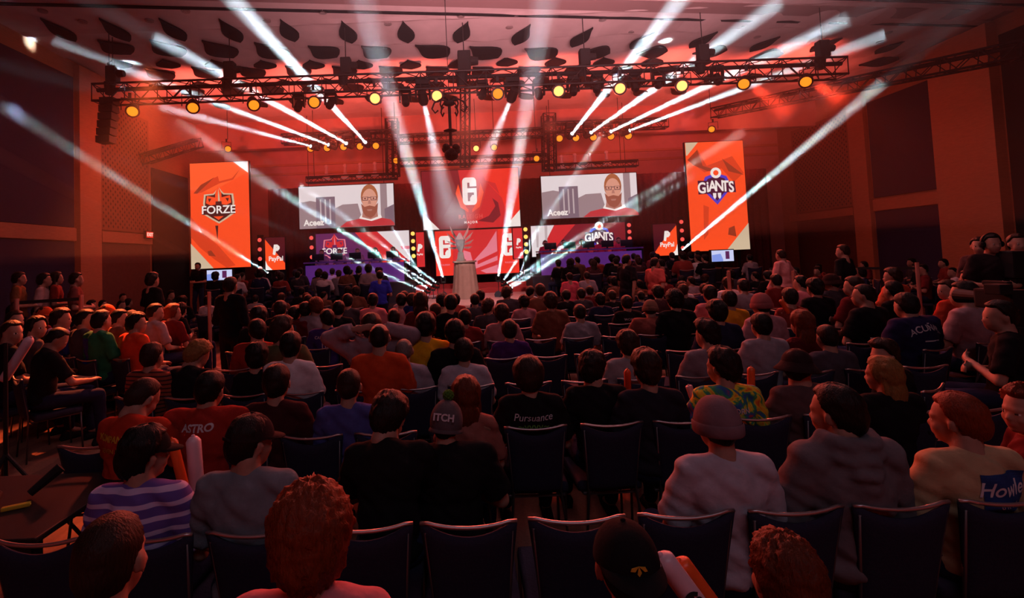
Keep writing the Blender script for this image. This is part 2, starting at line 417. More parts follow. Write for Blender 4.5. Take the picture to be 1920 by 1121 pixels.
class Screen:
    """a flat lit panel; graphics are thin shapes lying on its face (u right 0..1, v up 0..1)"""
    def __init__(s, name, label, cat, tl, br, Y, m, frame=True, group=None, thick=0.12):
        a = at(tl[0], tl[1], Y); c = at(br[0], br[1], Y)
        # level rectangle: take width along the roll-free frame from the corners given
        s.w = abs(c.x - a.x); s.h = abs(a.z - c.z)
        s.o = thing(name, label, cat, ((a.x + c.x) / 2, Y, min(a.z, c.z)), group=group)
        s.k = 0
        boxo('cabinet', (0, thick / 2 + 0.01, s.h / 2), (s.w + 0.06, thick, s.h + 0.06), m_black, s.o)
        s.face = boxo('screen_face', (0, 0, s.h / 2), (s.w, 0.02, s.h), m, s.o)
    def P(s, u, v, k): return Vector((-s.w / 2 + u * s.w, -0.011 - 0.004 * k, v * s.h))
    def poly(s, pts, m, name='graphic', k=None):
        if k is None: s.k += 1; k = s.k
        bm = bmesh.new(); vs = [bm.verts.new(s.P(u, v, k)) for u, v in pts]; f = bm.faces.new(vs)
        bmesh.ops.triangulate(bm, faces=[f])
        o = bm_obj(name, bm, m, s.face); return o
    def disc(s, u, v, r, m, ru=1.0, name='graphic', n=20, k=None):
        a = s.h / s.w
        return s.poly([(u + r * ru * a * math.cos(t * 2 * math.pi / n), v + r * math.sin(t * 2 * math.pi / n)) for t in range(n)], m, name, k)
    def text(s, st_, u, v, hgt, m, weight=0.0, name='lettering', sx=1.0, shear=0, spacing=1.0, k=None):
        if k is None: s.k += 1; k = s.k
        me = text_mesh(st_, hgt * s.h, weight * s.h, ext=0.001, shear=shear, spacing=spacing)
        o = link(name, me, s.face, m); o.location = s.P(u, v, k); o.rotation_euler = (R(90), 0, 0); o.scale = (sx, 1, 1)
        return o
g_or = glow('screen_orange', 252, 78, 34); g_or2 = glow('screen_orange_fold', 214, 62, 30); g_or3 = glow('screen_brown_fold', 150, 52, 30)
g_cream = glow('screen_cream', 205, 180, 150); g_white = glow('screen_white', 240, 228, 222); g_grey = glow('screen_grey', 120, 100, 92)
g_char = glow('screen_charcoal', 60, 26, 26); g_blue = glow('screen_blue', 66, 60, 190); g_navy = glow('screen_navy', 60, 20, 50)
g_red = glow('screen_red', 205, 40, 42); g_dred = glow('screen_dark_red', 120, 24, 34); g_bred = glow('screen_bright_red', 235, 48, 32)
g_purp = glow('screen_purple', 92, 36, 84); g_pink = glow('screen_pink', 225, 120, 135); g_sky = glow('screen_sky', 225, 212, 214)
g_bld = glow('screen_building', 150, 128, 132); g_bld2 = glow('screen_building_dark', 118, 100, 112); g_skin = glow('screen_skin', 214, 150, 128)
g_beard = glow('screen_beard', 150, 84, 66); g_hair = glow('screen_hair', 165, 96, 60); g_shirt = glow('screen_shirt', 190, 52, 56); g_glass = glow('screen_glasses', 90, 62, 66)
g_skin2 = glow('screen_skin_shade', 176, 118, 104)
g_win = glow('screen_window', 188, 170, 172)

def forze(S, u, v, r, wm, full=True, cols=None):
    """shield emblem with a tall centre spike and the word across"""
    a = S.h / S.w
    def q(pts, m, name): S.poly([(u + x * r * a, v + y * r) for x, y in pts], m, name)
    sh = [(0, 1.25), (.22, .95), (.35, .82), (.95, .78), (1.02, .2), (.95, -.55), (.5, -.85), (0, -1.15), (-.5, -.85), (-.95, -.55), (-1.02, .2), (-.95, .78), (-.35, .82), (-.22, .95)]
    q(sh, wm, 'shield_edge'); q([(x * .88, y * .9) for x, y in sh], cols[0], 'shield')
    for sx in (1, -1):
        q([(sx * .18, .55), (sx * .75, .68), (sx * .82, .2), (sx * .5, .05), (sx * .2, .1)][::sx], cols[1], 'shield_wing')
        q([(sx * .45, .5), (sx * .68, .5), (sx * .6, .25)][::sx], cols[0], 'wing_mark')
    q([(0, 1.3), (.2, .85), (.22, .3), (-.22, .3), (-.2, .85)], cols[1], 'spike'); q([(0, 1.15), (.07, .7), (.1, .3), (-.02, .3), (-.02, .7)], wm, 'spike_light')
    q([(-1.1, .02), (1.1, .02), (1.08, -.55), (-1.08, -.55)], cols[0], 'word_band')
    q([(-.33, -.68), (.33, -.68), (0, -.92)], cols[1], 'shield_tip')
    S.text('FORZE', u, v - r * .27, r * .72, g_white, r * .012, sx=1.02)
def giants(S, u, v, r):
    a = S.h / S.w
    def q(pts, m, name): S.poly([(u + x * r * a, v + y * r) for x, y in pts], m, name)
    sh = [(0, 1.0), (.75, .75), (.95, .3), (.8, -.35), (0, -1.25), (-.8, -.35), (-.95, .3), (-.75, .75)]
    q(sh, g_blue, 'shield_edge'); q([(x * .8, y * .78) for x, y in sh], g_navy, 'shield')
    q([(-1.3, .5), (1.3, .38), (1.35, -.42), (.8, -.4), (0, -.3), (-.8, -.46), (-1.3, -.48)], g_navy, 'word_band')
    for i, ch in enumerate('GiANTS'):
        t = (i - 2.5) / 2.5
        hh = .88 - .10 * (1 - abs(t))
        o = S.text(ch, u + [-1.04, -.62, -.28, .2, .62, 1.04][i] * r * a, v + r * (.04 - .10 * t * t), r * 1.05, g_white, r * .03, sx=.78, k=S.k + (1 if i == 0 else 0))
    for sx in (-.17, .17):
        q([(sx - .12, -.42), (sx + .12, -.42), (sx + .1, -.72), (sx, -.86), (sx - .1, -.72)], g_white, 'shield_mark')
    S.disc(u, v + r * 1.0, r * .38, g_white, name='ring'); S.disc(u, v + r * 1.0, r * .19, g_or, name='ring_centre')
def six(S, u, v, r, bg):
    """tall rounded digit six"""
    a = S.h / S.w
    n = 6; pts = []
    for cx, cyy, t0 in ((.32, .68, 0), (-.32, .68, 90), (-.32, -.68, 180), (.32, -.68, 270)):
        for i in range(n + 1):
            t = R(t0 + 90 * i / n); pts.append((u + (cx + .32 * math.cos(t)) * r * .8 * a, v + (cyy + .32 * math.sin(t)) * r))
    S.poly(pts, g_white, 'digit')
    def q(p, name='digit_cut'): S.poly([(u + x * r * .8 * a, v + y * r) for x, y in p], bg, name, S.k)
    S.k += 1
    q([(-.18, .62), (.02, .62), (.02, .34), (.64, .34), (.64, .22), (-.18, .22)]); q([(-.18, -.1), (.38, -.1), (.38, -.28), (.02, -.28), (.02, -.72), (-.18, -.72)])

# tall banner screens
A = Screen('banner_screen', 'tall orange screen left of the stage bearing a shield emblem', 'screen', (356, 307), (470, 500), 20.0, g_or)
A.poly([(0, 1), (0, .75), (.35, .72), (1, .9), (1, 1)], glow('screen_orange_light', 255, 92, 44)); 
A.poly([(.06, .71), (.2, .8), (.48, .87), (.3, .79), (.5, .82), (.72, .845), (.86, .93), (.74, .83), (.5, .80), (.2, .72)], g_or2, 'fold')
A.poly([(.06, .715), (.18, .79), (.42, .86), (.26, .78), (.12, .71)], g_or3, 'fold')
A.poly([(0, .5), (.22, .33), (.45, .22), (.75, .02), (.6, 0), (.4, .08), (.15, .2), (0, .3)], g_or2, 'fold')
A.poly([(.42, .4), (.47, .4), (.455, .26)], g_char, 'fold'); A.poly([(.28, .16), (.34, .17), (.42, .11), (.3, .12)], g_or3, 'fold')
A.poly([(.75, 1), (1, 1), (1, .89)], g_white, 'corner'); A.poly([(0, 0), (0, .24), (.38, 0)], g_cream, 'corner')
forze(A, .49, .585, .145, g_cream, cols=(g_char, g_or))
B = Screen('banner_screen', 'tall orange screen right of the stage bearing a blue shield emblem', 'screen', (1284, 268), (1406, 467), 20.0, g_or)
B.poly([(.2, .94), (.35, .78), (.8, .86), (.98, .7), (.8, .62), (.6, .75), (.3, .72), (.12, .8)], g_or2, 'fold')
B.poly([(.02, .84), (.2, .93), (.28, .78), (.55, .73), (.35, .73), (.12, .79)], g_or3, 'fold', k=3); B.poly([(.62, .84), (.72, .72), (.98, .68), (.8, .76)], g_or3, 'fold', k=3)
B.poly([(.25, .42), (.34, .4), (.3, .15), (.22, .1)], g_or2, 'fold', k=2); B.poly([(.66, .2), (.76, .22), (.78, .12), (.64, .14)], g_or3, 'fold', k=2)
B.poly([(.0, 1), (.22, 1), (.02, .88), (0, .88)], g_cream, 'corner', k=4); B.poly([(1, 0), (1, .24), (.6, 0)], g_cream, 'corner', k=4); B.k = 4
giants(B, .49, .58, .13)
# camera screens with the interview picture
for tl, br, lab in (((560, 351), (740, 422), 'wide video screen on the left showing a bearded man in red'), ((1014, 331), (1197, 403), 'wide video screen on the right showing a bearded man in red')):
    S = Screen('video_screen', lab, 'screen', tl, br, 20.3, g_sky)
    S.poly([(0, 0), (0, .62), (.12, .66), (.2, .62), (.2, 0)], g_bld, 'building'); S.poly([(.18, 0), (.18, .74), (.38, .74), (.38, 0)], g_bld2, 'building', k=2)
    for c in (.22, .27, .32): S.poly([(c, .1), (c, .68), (c + .015, .68), (c + .015, .1)], g_win, 'window_strip', k=3)
    S.poly([(.38, 0), (.38, .46), (.46, .54), (.62, .55), (.66, .2), (.66, 0)], g_bld, 'building', k=3); S.poly([(.86, 0), (.86, 1), (.93, 1), (.93, 0)], g_bld, 'building', k=2)
    S.poly([(.9, 0), (.9, .4), (1, .5), (1, 0)], g_bld2, 'building', k=3)
    S.k = 3
    S.poly([(.42, 0), (.5, .13), (.66, .2), (.84, .2), (.96, .14), (1, .05), (1, 0)], g_shirt, 'red_shirt')
    S.poly([(.63, .19), (.65, .27), (.86, .26), (.87, .19), (.76, .12)], g_white, 'collar')
    S.poly([(.66, .22), (.68, .45), (.82, .45), (.83, .22), (.75, .16)], g_skin2, 'neck')
    S.disc(.745, .70, .30, g_hair, .68, 'hair'); S.disc(.745, .62, .27, g_skin, .66, 'face'); S.k += 1
    S.poly([(.655, .55), (.67, .35), (.70, .24), (.75, .19), (.79, .24), (.825, .35), (.835, .55), (.80, .46), (.745, .49), (.69, .46)], g_beard, 'beard')
    S.poly([(.715, .40), (.775, .40), (.765, .36), (.725, .36)], g_skin2, 'mouth')
    for c in (.70, .79): S.poly([(c - .033, .70), (c + .033, .70), (c + .03, .61), (c - .03, .61)], g_glass, 'glasses', k=S.k)
    S.poly([(.735, .69), (.755, .69), (.755, .67), (.735, .67)], g_glass, 'glasses', k=S.k); S.k += 1
    for c in (.70, .79): S.poly([(c - .025, .69), (c + .025, .69), (c + .023, .625), (c - .023, .625)], g_skin, 'lens', k=S.k); 
    for c in (.70, .79): S.poly([(c - .009, .672), (c + .009, .672), (c + .009, .645), (c - .009, .645)], g_char, 'eye', k=S.k + 1)
    S.poly([(.737, .62), (.753, .62), (.762, .53), (.728, .53)], g_skin2, 'nose', k=S.k); S.k += 1
    for sx in (-1, 1):
        bm = bmesh.new(); frus(bm, (sx * S.w * .4, .08, S.h), (sx * S.w * .4, .08, 7.99 - S.o.location.z), .012, .012, 6); bm_obj('hanging_wire', bm, m_dark, S.o)
    S.text('Aceez', .155, .13, .2, g_white, .006, sx=.95)
# centre screen
C = Screen('centre_screen', 'wide dark red centre screen with a large white digit six', 'screen', (790, 322), (976, 424), 20.2, g_dred)
C.poly([(.38, 1), (1, 1), (1, 0), (.46, 0), (.5, .4)], g_red); C.poly([(.62, 1), (1, 1), (1, 0), (.88, .1), (.82, .5), (.66, .8)], g_bred)
C.poly([(.56, .12), (.68, .2), (.75, .36), (.72, .5), (.78, .42), (.80, .2), (.72, .08)], g_dred, 'fold'); C.poly([(.66, .8), (.76, .75), (.8, .55), (.72, .7)], g_red, 'fold')
C.poly([(0, 0), (0, .28), (.165, 0)], g_white, 'corner', k=6); C.poly([(1, 0), (1, .28), (.84, 0)], g_white, 'corner', k=6); C.k = 6
for sx in (1, -1):
    C.poly([(.49 + sx * x, y) for x, y in ((.115, .76), (.145, .6), (.10, .36), (.02, .27), (.02, .32), (.06, .4), (.085, .55))][::sx], g_or, 'laurel', k=7)
C.k = 7
six(C, .49, .63, .235, g_dred)
C.text('RALEIGH', .49, .195, .10, glow('raleigh_text', 225, 92, 84), .001, sx=.9, spacing=1.2); C.text('MAJOR', .49, .10, .055, g_white, .002, spacing=1.5)
# lower centre wall
D = Screen('lower_screen', 'red lower centre screen behind the trophy with white sixes', 'screen', (815, 434), (974, 511), 20.2, g_red)
D.poly([(0, 0), (0, 1), (.22, 1), (.2, 0)], g_bred); D.poly([(.76, 0), (.76, 1), (1, 1), (1, 0)], g_bred, k=1)
D.poly([(.40, .2), (.62, .62), (.745, .96), (.745, .45), (.74, .02), (.60, .02)], g_pink, 'stripe'); D.poly([(.5, .3), (.745, .5), (.745, .40), (.5, .22)], g_red, 'stripe'); D.poly([(.46, .12), (.745, .3), (.745, .2), (.46, .04)], g_red, 'stripe', k=D.k)
D.poly([(.3, .1), (.34, .55), (.42, .5), (.46, .15)], g_pink, 'stripe', k=2)
six(D, .115, .64, .25, g_red); D.k -= 2; six(D, .885, .64, .25, g_red)
D.text('RALEIGH', .115, .24, .05, g_pink, .001); D.k -= 1; D.text('RALEIGH', .885, .24, .05, g_pink, .001)
def paypal(S, u, v, r):
    a = S.h / S.w
    for dx, dy in ((0.10, -.10), (0, 0)):
        S.poly([(u + (x + dx) * r * a, v + (y + dy) * r) for x, y in ((-.5, -.7), (-.28, .8), (.25, .8), (.5, .55), (.48, .2), (.2, -.1), (-.1, -.12), (-.2, -.7))], g_white, 'letter_mark')
        S.disc(u + .15 * r * a, v + .35 * r, r * .05, g_or2)
for tl, br, lab in (((497, 446), (535, 505), 'small screen left of the player stage with an orange triangle and white letter mark'), ((1224, 421), (1271, 478), 'small screen beside the right banner with an orange triangle and white letter mark')):
    S = Screen('sponsor_screen', lab, 'screen', tl, br, 19.8, glow('sponsor_dark', 70, 14, 24))
    if tl[0] < 800: S.poly([(0, .95), (1, .2), (1, 0), (0, 0)], g_or)
    else: S.poly([(1, .95), (.3, .4), (0, .1), (0, 0), (1, 0)], g_or)
    if tl[0] < 800: S.poly([(0, .3), (.1, .15), (.35, 0), (0, 0)], g_white, 'corner')
    else: S.poly([(1, .35), (.9, .15), (.65, 0), (1, 0)], g_white, 'corner')
    boxo('plinth', (0, .07, -(S.o.location.z - 1.2) / 2 - .02), (S.w, .12, S.o.location.z - 1.24), m_black, S.o)
    paypal(S, .55, .62, .2); S.text('PayPal', .55, .34, .2, g_white, .004, sx=.9)
# narrow slabs
for tl, br, lab in (((777, 436), (797, 500), 'narrow red screen slab left of the lower centre screen'), ((961, 428), (983, 484), 'narrow red screen slab right of the lower centre screen')):
    S = Screen('slab_screen', lab, 'screen', tl, br, 19.7, g_red)
    paypal(S, .5, .55, .14); S.text('PayPal', .5, .36, .07, g_white, .002)
# player stage walls
E = Screen('player_wall_screen', 'purple and red screen behind the left player desk with a shield emblem', 'screen', (592, 439), (769, 490), 20.25, g_purp)
E.poly([(.42, 1), (.70, 0), (1, 0), (1, 1)], g_red); E.poly([(.66, 1), (.98, .05), (1, 0), (1, 1)], g_sky, 'stripe'); E.poly([(.9, .5), (1, .5), (1, .4), (.92, .4)], g_pink, 'stripe')
forze(E, .2, .52, .36, g_pink, cols=(g_purp, g_red))
Fs = Screen('player_wall_screen', 'red and white screen behind the right player desk with a blue shield emblem', 'screen', (995, 424), (1180, 474), 20.25, g_dred)
Fs.poly([(0, 0), (0, 1), (.46, 1), (.16, 0)], g_red); Fs.poly([(0, 0), (0, 1), (.24, 1), (.08, .3), (.06, 0)], g_sky, 'stripe'); 
for c in (.05, .14): Fs.poly([(c, 1), (c + .03, 1), (c + .02, .3), (c, .3)], g_win, 'stripe', k=3)
Fs.k = 3
giants(Fs, .7, .55, .36)
for o_, kind in ((A, 'post'), (B, 'post')):
    for sx in (-1, 1): boxo('post', (sx * o_.w * .35, .16, -o_.o.location.z / 2 + .1), (.08, .08, o_.o.location.z + .2), m_black, o_.o)
# confidence monitors in front of the tall banners
for tl, br, lab in (((388, 507), (435, 524), 'bright low monitor glowing under the left banner screen'), ((1334, 470), (1376, 489), 'bright low monitor glowing under the right banner screen')):
    S = Screen('stage_monitor', lab, 'monitor', tl, br, 17.5, glow('monitor_glow', 200, 205, 240))
    S.poly([(.0, 0), (0, .6), (.4, .7), (.5, .2), (.5, 0)], glow('monitor_blue', 130, 150, 225)); S.poly([(.62, .2), (.62, .9), (.8, .9), (.8, .2)], g_purp)
    bm = bmesh.new(); frus(bm, (0, 0.06, -S.o.location.z), (0, 0.06, 0), 0.03, 0.03, 8); frus(bm, (0, 0.06, -S.o.location.z), (0, 0.06, -S.o.location.z + 0.03), 0.25, 0.2, 12); bm_obj('stand', bm, m_dark, S.o)
# columns of round blinder lamps
g_dot = glow('blinder_red', 235, 80, 72, 1.2); g_dotw = glow('blinder_warm', 255, 190, 90, 1.6)
for px, y0, y1, n, g_, lab in ((487, 450, 503, 4, g_dot, 'column of red round lamps right of the left banner'), (584, 446, 482, 3, g_dot, 'column of red round lamps left of the purple player wall'),
        (774, 438, 480, 4, g_dotw, 'column of amber round lamps left of centre stage'), (985, 430, 472, 4, g_dotw, 'column of amber round lamps right of centre stage'),
        (1179, 422, 447, 3, g_dot, 'column of red round lamps right of the right player wall'), (1277, 416, 465, 4, g_dot, 'column of red round lamps left of the right banner')):
    a = at(px, y0, 19.5); c = at(px, y1, 19.5); 
    lp = thing('blinder_column', lab, 'lamp', (a.x, 19.5, 1.2))
    zb = lp.location.z
    boxo('post', (0, 0.08, (a.z + 0.2 - zb) / 2), (0.22, 0.10, a.z + 0.2 - zb), m_black, lp)
    for i in range(n):
        z = a.z + (c.z - a.z) * i / (n - 1) - zb
        bm = bmesh.new(); frus(bm, (0, 0.03, z), (0, -0.02, z), 0.10, 0.10, 16); bm_obj('lamp_ring', bm, m_dark, lp)
        bm = bmesh.new(); frus(bm, (0, 0, z), (0, -0.03, z), 0.085, 0.075, 16); bm_obj('lamp_lens', bm, g_, lp)
# pedestal
m_ped = mat('draped_pedestal_cloth', (0.30, 0.20, 0.17), 0.8, grain=0.08, scale=8)
pd = at(871, 489, 17.0)
ped = thing('trophy_pedestal', 'round draped pale brown pedestal at centre stage carrying the trophy', 'pedestal', (pd.x, 17.0, 0.6))
ph = pd.z - 0.6
bm = bmesh.new(); n = 64; rings = []
for k in range(9):
    t = k / 8; rad = 0.44 + 0.0 * t - 0.10 * t + 0.03 * (1 - t) ** 3
    rings.append([bm.verts.new(((rad + 0.018 * math.sin(i / n * 2 * math.pi * 14) * (1 - 0.5 * t)) * math.cos(i / n * 2 * math.pi), (rad + 0.018 * math.sin(i / n * 2 * math.pi * 14) * (1 - 0.5 * t)) * math.sin(i / n * 2 * math.pi), t * (ph - 0.05))) for i in range(n)])
for k in range(8):
    for i in range(n): bm.faces.new((rings[k][i], rings[k][(i + 1) % n], rings[k + 1][(i + 1) % n], rings[k + 1][i]))
bm.faces.new(rings[-1])
bm_obj('drape', bm, m_ped, ped, True)
bm = bmesh.new(); frus(bm, (0, 0, ph - 0.05), (0, 0, ph), 0.40, 0.40, 32); bm_obj('top', bm, m_ped, ped)
# trophy: mask like head with swept horns and wings
m_gold = mat('trophy_metal', (0.62, 0.52, 0.48), 0.3, 0.9)
tr = thing('trophy', 'tall silver trophy with swept wings and horns on the draped pedestal', 'trophy', (pd.x - 0.12, 17.0, pd.z))
bm = bmesh.new(); frus(bm, (0, 0, 0), (0, 0, 0.06), 0.17, 0.16, 8); frus(bm, (0, 0, 0.06), (0, 0, 0.30), 0.13, 0.09, 8); bm_obj('plinth', bm, m_gold, tr)
bm = bmesh.new(); frus(bm, (0, 0, 0.28), (0, 0, 0.5), 0.05, 0.14, 8); frus(bm, (0, 0, 0.5), (0, 0, 0.72), 0.14, 0.17, 8); frus(bm, (0, 0, 0.72), (0, 0, 0.95), 0.17, 0.03, 8); bm_obj('mask', bm, m_gold, tr)
for s in (1, -1):
    for k, (a0, L, w_) in enumerate(((62, .48, .07), (40, .46, .07), (18, .38, .06), (-5, .30, .05))):
        bm = bmesh.new(); th = R(a0); base = Vector((s * .10, 0, .45 + .09 * (3 - k)))
        d = Vector((s * math.cos(th), 0, math.sin(th))); nn = Vector((-d.z, 0, d.x))
        prism(bm, [base - nn * w_ / 2 + Vector((0, .02, 0)), base + d * L * .6 - nn * w_ * .7 * s + Vector((0, .02, 0)), base + d * L + Vector((0, .02, .05)), base + nn * w_ / 2 + Vector((0, .02, 0))], (0, -0.03, 0))
        bm_obj('wing_blade', bm, m_gold, tr)
# player desks with monitors
m_desk = mat('desk_front', (0.22, 0.12, 0.45), 0.5, emit=srgb(86, 36, 120), estr=0.35)  # purple light on the desk front put in as a faint glow
m_desktop = mat('desk_top', (0.15, 0.08, 0.3), 0.4)
DESKS = []
for (pa, pb, lab, side) in (((570, 493), (760, 486), 'long purple lit player desk on the left of the stage', -1), ((1010, 471), (1205, 465), 'long purple lit player desk on the right of the stage', 1)):
    a = at(pa[0], pa[1], 18.4); c = at(pb[0], pb[1], 18.4); zt = (a.z + c.z) / 2
    dk = thing('player_desk', lab, 'desk', ((a.x + c.x) / 2, 18.4, 1.2)); L = c.x - a.x
    boxo('desk_top', (0, 0.3, zt - 1.2), (L, 0.75, 0.05), m_desktop, dk); boxo('front_panel', (0, 0, (zt - 1.2) / 2 - 0.05), (L - 0.05, 0.04, zt - 1.25 - 0.05), m_desk, dk)
    boxo('side_panel', (-L / 2 + .03, 0.3, (zt - 1.25) / 2), (0.05, 0.7, zt - 1.25), m_black, dk); boxo('side_panel', (L / 2 - .03, 0.3, (zt - 1.25) / 2), (0.05, 0.7, zt - 1.25), m_black, dk)
    DESKS.append((a.x, c.x, zt, side))
for s in (1, -1):
    pass
# ================================================================== TRUSSES AND LIGHTS
def truss(name, label, a, c, size=0.4, n=20, tri=False):
    a = Vector(a); c = Vector(c); d = (c - a).normalized(); L = (c - a).length
    up = Vector((0, 0, 1)) if abs(d.z) < 0.9 else Vector((0, 1, 0)); sd = d.cross(up).normalized(); up = sd.cross(d)
    t = thing(name, label, 'truss', a); h = size / 2
    offs = [(-h, -h), (h, -h), (h, h), (-h, h)]
    P = lambda k, s: sd * offs[k][0] + up * offs[k][1] + d * s
    for k in range(4):
        bm = bmesh.new(); frus(bm, P(k, 0), P(k, L), 0.03, 0.03, 8); bm_obj('chord', bm, m_dark, t)
    bm = bmesh.new(); st_ = L / n
    for k in range(4):
        k2 = (k + 1) % 4
        for i in range(n):
            frus(bm, P(k if i % 2 else k2, i * st_), P(k2 if i % 2 else k, (i + 1) * st_), 0.013, 0.013, 5, False)
        for i in range(0, n + 1, 2): frus(bm, P(k, i * st_), P(k2, i * st_), 0.013, 0.013, 5, False)
    o = bm_obj('lattice', bm, m_dark, t); o['kind'] = 'stuff'
    bm = bmesh.new(); frus(bm, up * h * .55, d * L + up * h * .55, size * .13, size * .13, 7); bm_obj('cable_loom', bm, m_black, t)
    return t
TA = at(183, 178, 12.5); TB = at(1578, 128, 12.5)
front = truss('lighting_truss', 'long black front truss carrying the row of amber lamps', TA, TB, 0.42, 46)
def hoist(p, label, big=1.0, grp=None):
    t = thing('chain_hoist', label, 'hoist', p, group=grp)
    bm = bmesh.new(); box(bm, (0, 0, 0), (0.26 * big, 0.22 * big, 0.42 * big), bev=0.03); frus(bm, (0.1 * big, 0, .02), (0.28 * big, 0, .02), .1 * big, .08 * big, 12); bm_obj('motor', bm, m_black, t)
    bm = bmesh.new(); frus(bm, (0, 0, 0.2 * big), (0, 0, H - p[2] - .14), 0.012, 0.012, 6); bm_obj('chain', bm, m_dark, t)
    bm = bmesh.new(); frus(bm, (-.08, 0, -0.5 * big), (-.08, 0, -0.2 * big), .10 * big, .13 * big, 12); bm_obj('chain_bag', bm, m_black, t)
HN = ['first', 'second', 'third', 'fourth', 'fifth', 'sixth', 'last']
for px in (212, 432, 650, 872, 1098, 1320, 1545):
    p = TA + (TB - TA) * ((px - 183) / (1578 - 183)); hoist(p + Vector((0, 0, .5)), 'black chain hoist of the front truss, %s from the left' % HN.pop(0), 1.25 if px == 872 else 1.0, 'hoists on the front truss')
# amber par lamps, one beside the other under the truss
g_amb = mat('amber_lens', (.01, .01, .01), emit=(1.0, 0.23, 0.01), estr=1.5); g_redl = mat('red_lens', (.01, .01, .01), emit=(1.0, 0.20, 0.05), estr=5.0)
PAR = {}
def par_proto(lens_m, key):
    bm = bmesh.new(); frus(bm, (0, 0.28, 0), (0, 0, 0), 0.10, 0.125, 18, True); frus(bm, (0, 0.0, 0), (0, -0.05, 0), 0.14, 0.14, 18, True)
    me1 = bpy.data.meshes.new('par_body'); bm.to_mesh(me1); bm.free(); me1.materials.append(m_dark)
    bm = bmesh.new(); ell(bm, (0, -0.055, 0), (0.105, 0.02, 0.105), u=18, v=8); me2 = bpy.data.meshes.new('par_lens'); bm.to_mesh(me2); bm.free(); me2.materials.append(lens_m)
    bm = bmesh.new(); tube(bm, [(-.16, .1, 0), (-.16, .1, .26), (.16, .1, .26), (.16, .1, 0)], .012, 6); box(bm, (0, .1, .32), (.06, .06, .12)); me3 = bpy.data.meshes.new('par_yoke'); bm.to_mesh(me3); bm.free(); me3.materials.append(m_dark)
    return me1, me2, me3
P_A = par_proto(g_amb, 0); P_R = par_proto(g_redl, 1)
def par(p, aim, meshes, label, group=None, s=1.0):
    t = thing('par_lamp', label, 'lamp', p, group=group); t.scale = (s, s, s)
    y = link('yoke', meshes[2], t)
    hx = Matrix.Identity(3); d = (Vector(aim) - Vector(p)).normalized(); q = (-d).to_track_quat('Y', 'Z')
    b_ = link('housing', meshes[0], t); b_.rotation_euler = q.to_euler(); b_.location = (0, .1, 0)
    l_ = link('lens', meshes[1], t); l_.rotation_euler = q.to_euler(); l_.location = Vector((0, .1, 0))
    y.rotation_euler = (0, 0, q.to_euler().z)
    return t
fpx = [243, 357, 472, 587, 702, 819, 934, 1049, 1165, 1282, 1400, 1517]
fpy = [205, 198, 193, 189, 182, 177, 173, 168, 163, 158, 153, 149]
names = ['first', 'second', 'third', 'fourth', 'fifth', 'sixth', 'seventh', 'eighth', 'ninth', 'tenth', 'eleventh', 'twelfth']
for i, (x, y) in enumerate(zip(fpx, fpy)):
    p = at(x, y, 12.2); hot = i in (4, 5, 7, 8, 9)
    aim = (p.x * 0.35 + (2.5 if i < 3 else -2.0 if i > 9 else 0), 0, 2.2)
    if i < 3: aim = (p.x + 2.5, 7.5, 2.5)
    elif i > 9: aim = (p.x - 3.5, 7.5, 2.5)
    par(p, aim, P_R if hot else P_A, '%s par lamp from the left under the long front truss' % names[i], 'par lamps on the front truss', 1.15)
def head_lamp(p, aim, label, group=None, s=1.0, hang=True):
    t = thing('moving_head_lamp', label, 'lamp', p, group=group); t.scale = (s, s, s)
    d = (Vector(aim) - Vector(p)).normalized(); q = d.to_track_quat('Z', 'Y').to_euler(); sg = 1 if hang else -1
    k = MH
    if not hang:
        zf = 1.2 if p[1] > 17.7 else (.6 if -1.4 < p[0] < 2.6 else 0)
        if p[2] - .36 * s > zf + .03:
            bm = bmesh.new(); frus(bm, (0, 0, (zf - p[2]) / s), (0, 0, -.4), .03, .03, 8); frus(bm, (0, 0, (zf - p[2]) / s), (0, 0, (zf - p[2]) / s + .04), .2, .2, 12); bm_obj('stand', bm, m_dark, t)
    a_ = link('base', k[0], t); a_.location = (0, 0, 0.36 * sg)
    b_ = link('yoke', k[1], t); b_.rotation_euler = (0 if hang else math.pi, 0, 0)
    c_ = link('head', k[2], t); c_.rotation_euler = q
    e_ = link('lens', k[3], t); e_.rotation_euler = q
    return t
def mk(f, m, sm=False):
    bm = bmesh.new(); f(bm); me = bpy.data.meshes.new('m'); bm.to_mesh(me); bm.free(); me.materials.append(m)
    if sm: me.polygons.foreach_set('use_smooth', [True] * len(me.polygons))
    return me
g_lens = mat('white_lens', (.01, .01, .01), emit=(0.85, 0.95, 1.0), estr=14)
def _y(bm):
    box(bm, (-.17, 0, .12), (.05, .12, .34)); box(bm, (.17, 0, .12), (.05, .12, .34)); box(bm, (0, 0, .28), (.38, .12, .05))
MH = [mk(lambda b_: box(b_, (0, 0, 0), (.34, .26, .12), bev=.02), m_black), mk(_y, m_black),
      mk(lambda b_: (frus(b_, (0, 0, -.17), (0, 0, .1), .11, .13, 14), frus(b_, (0, 0, .1), (0, 0, .18), .13, .10, 14)), m_black), mk(lambda b_: ell(b_, (0, 0, .19), (.055, .055, .015), u=12, v=6), g_lens)]
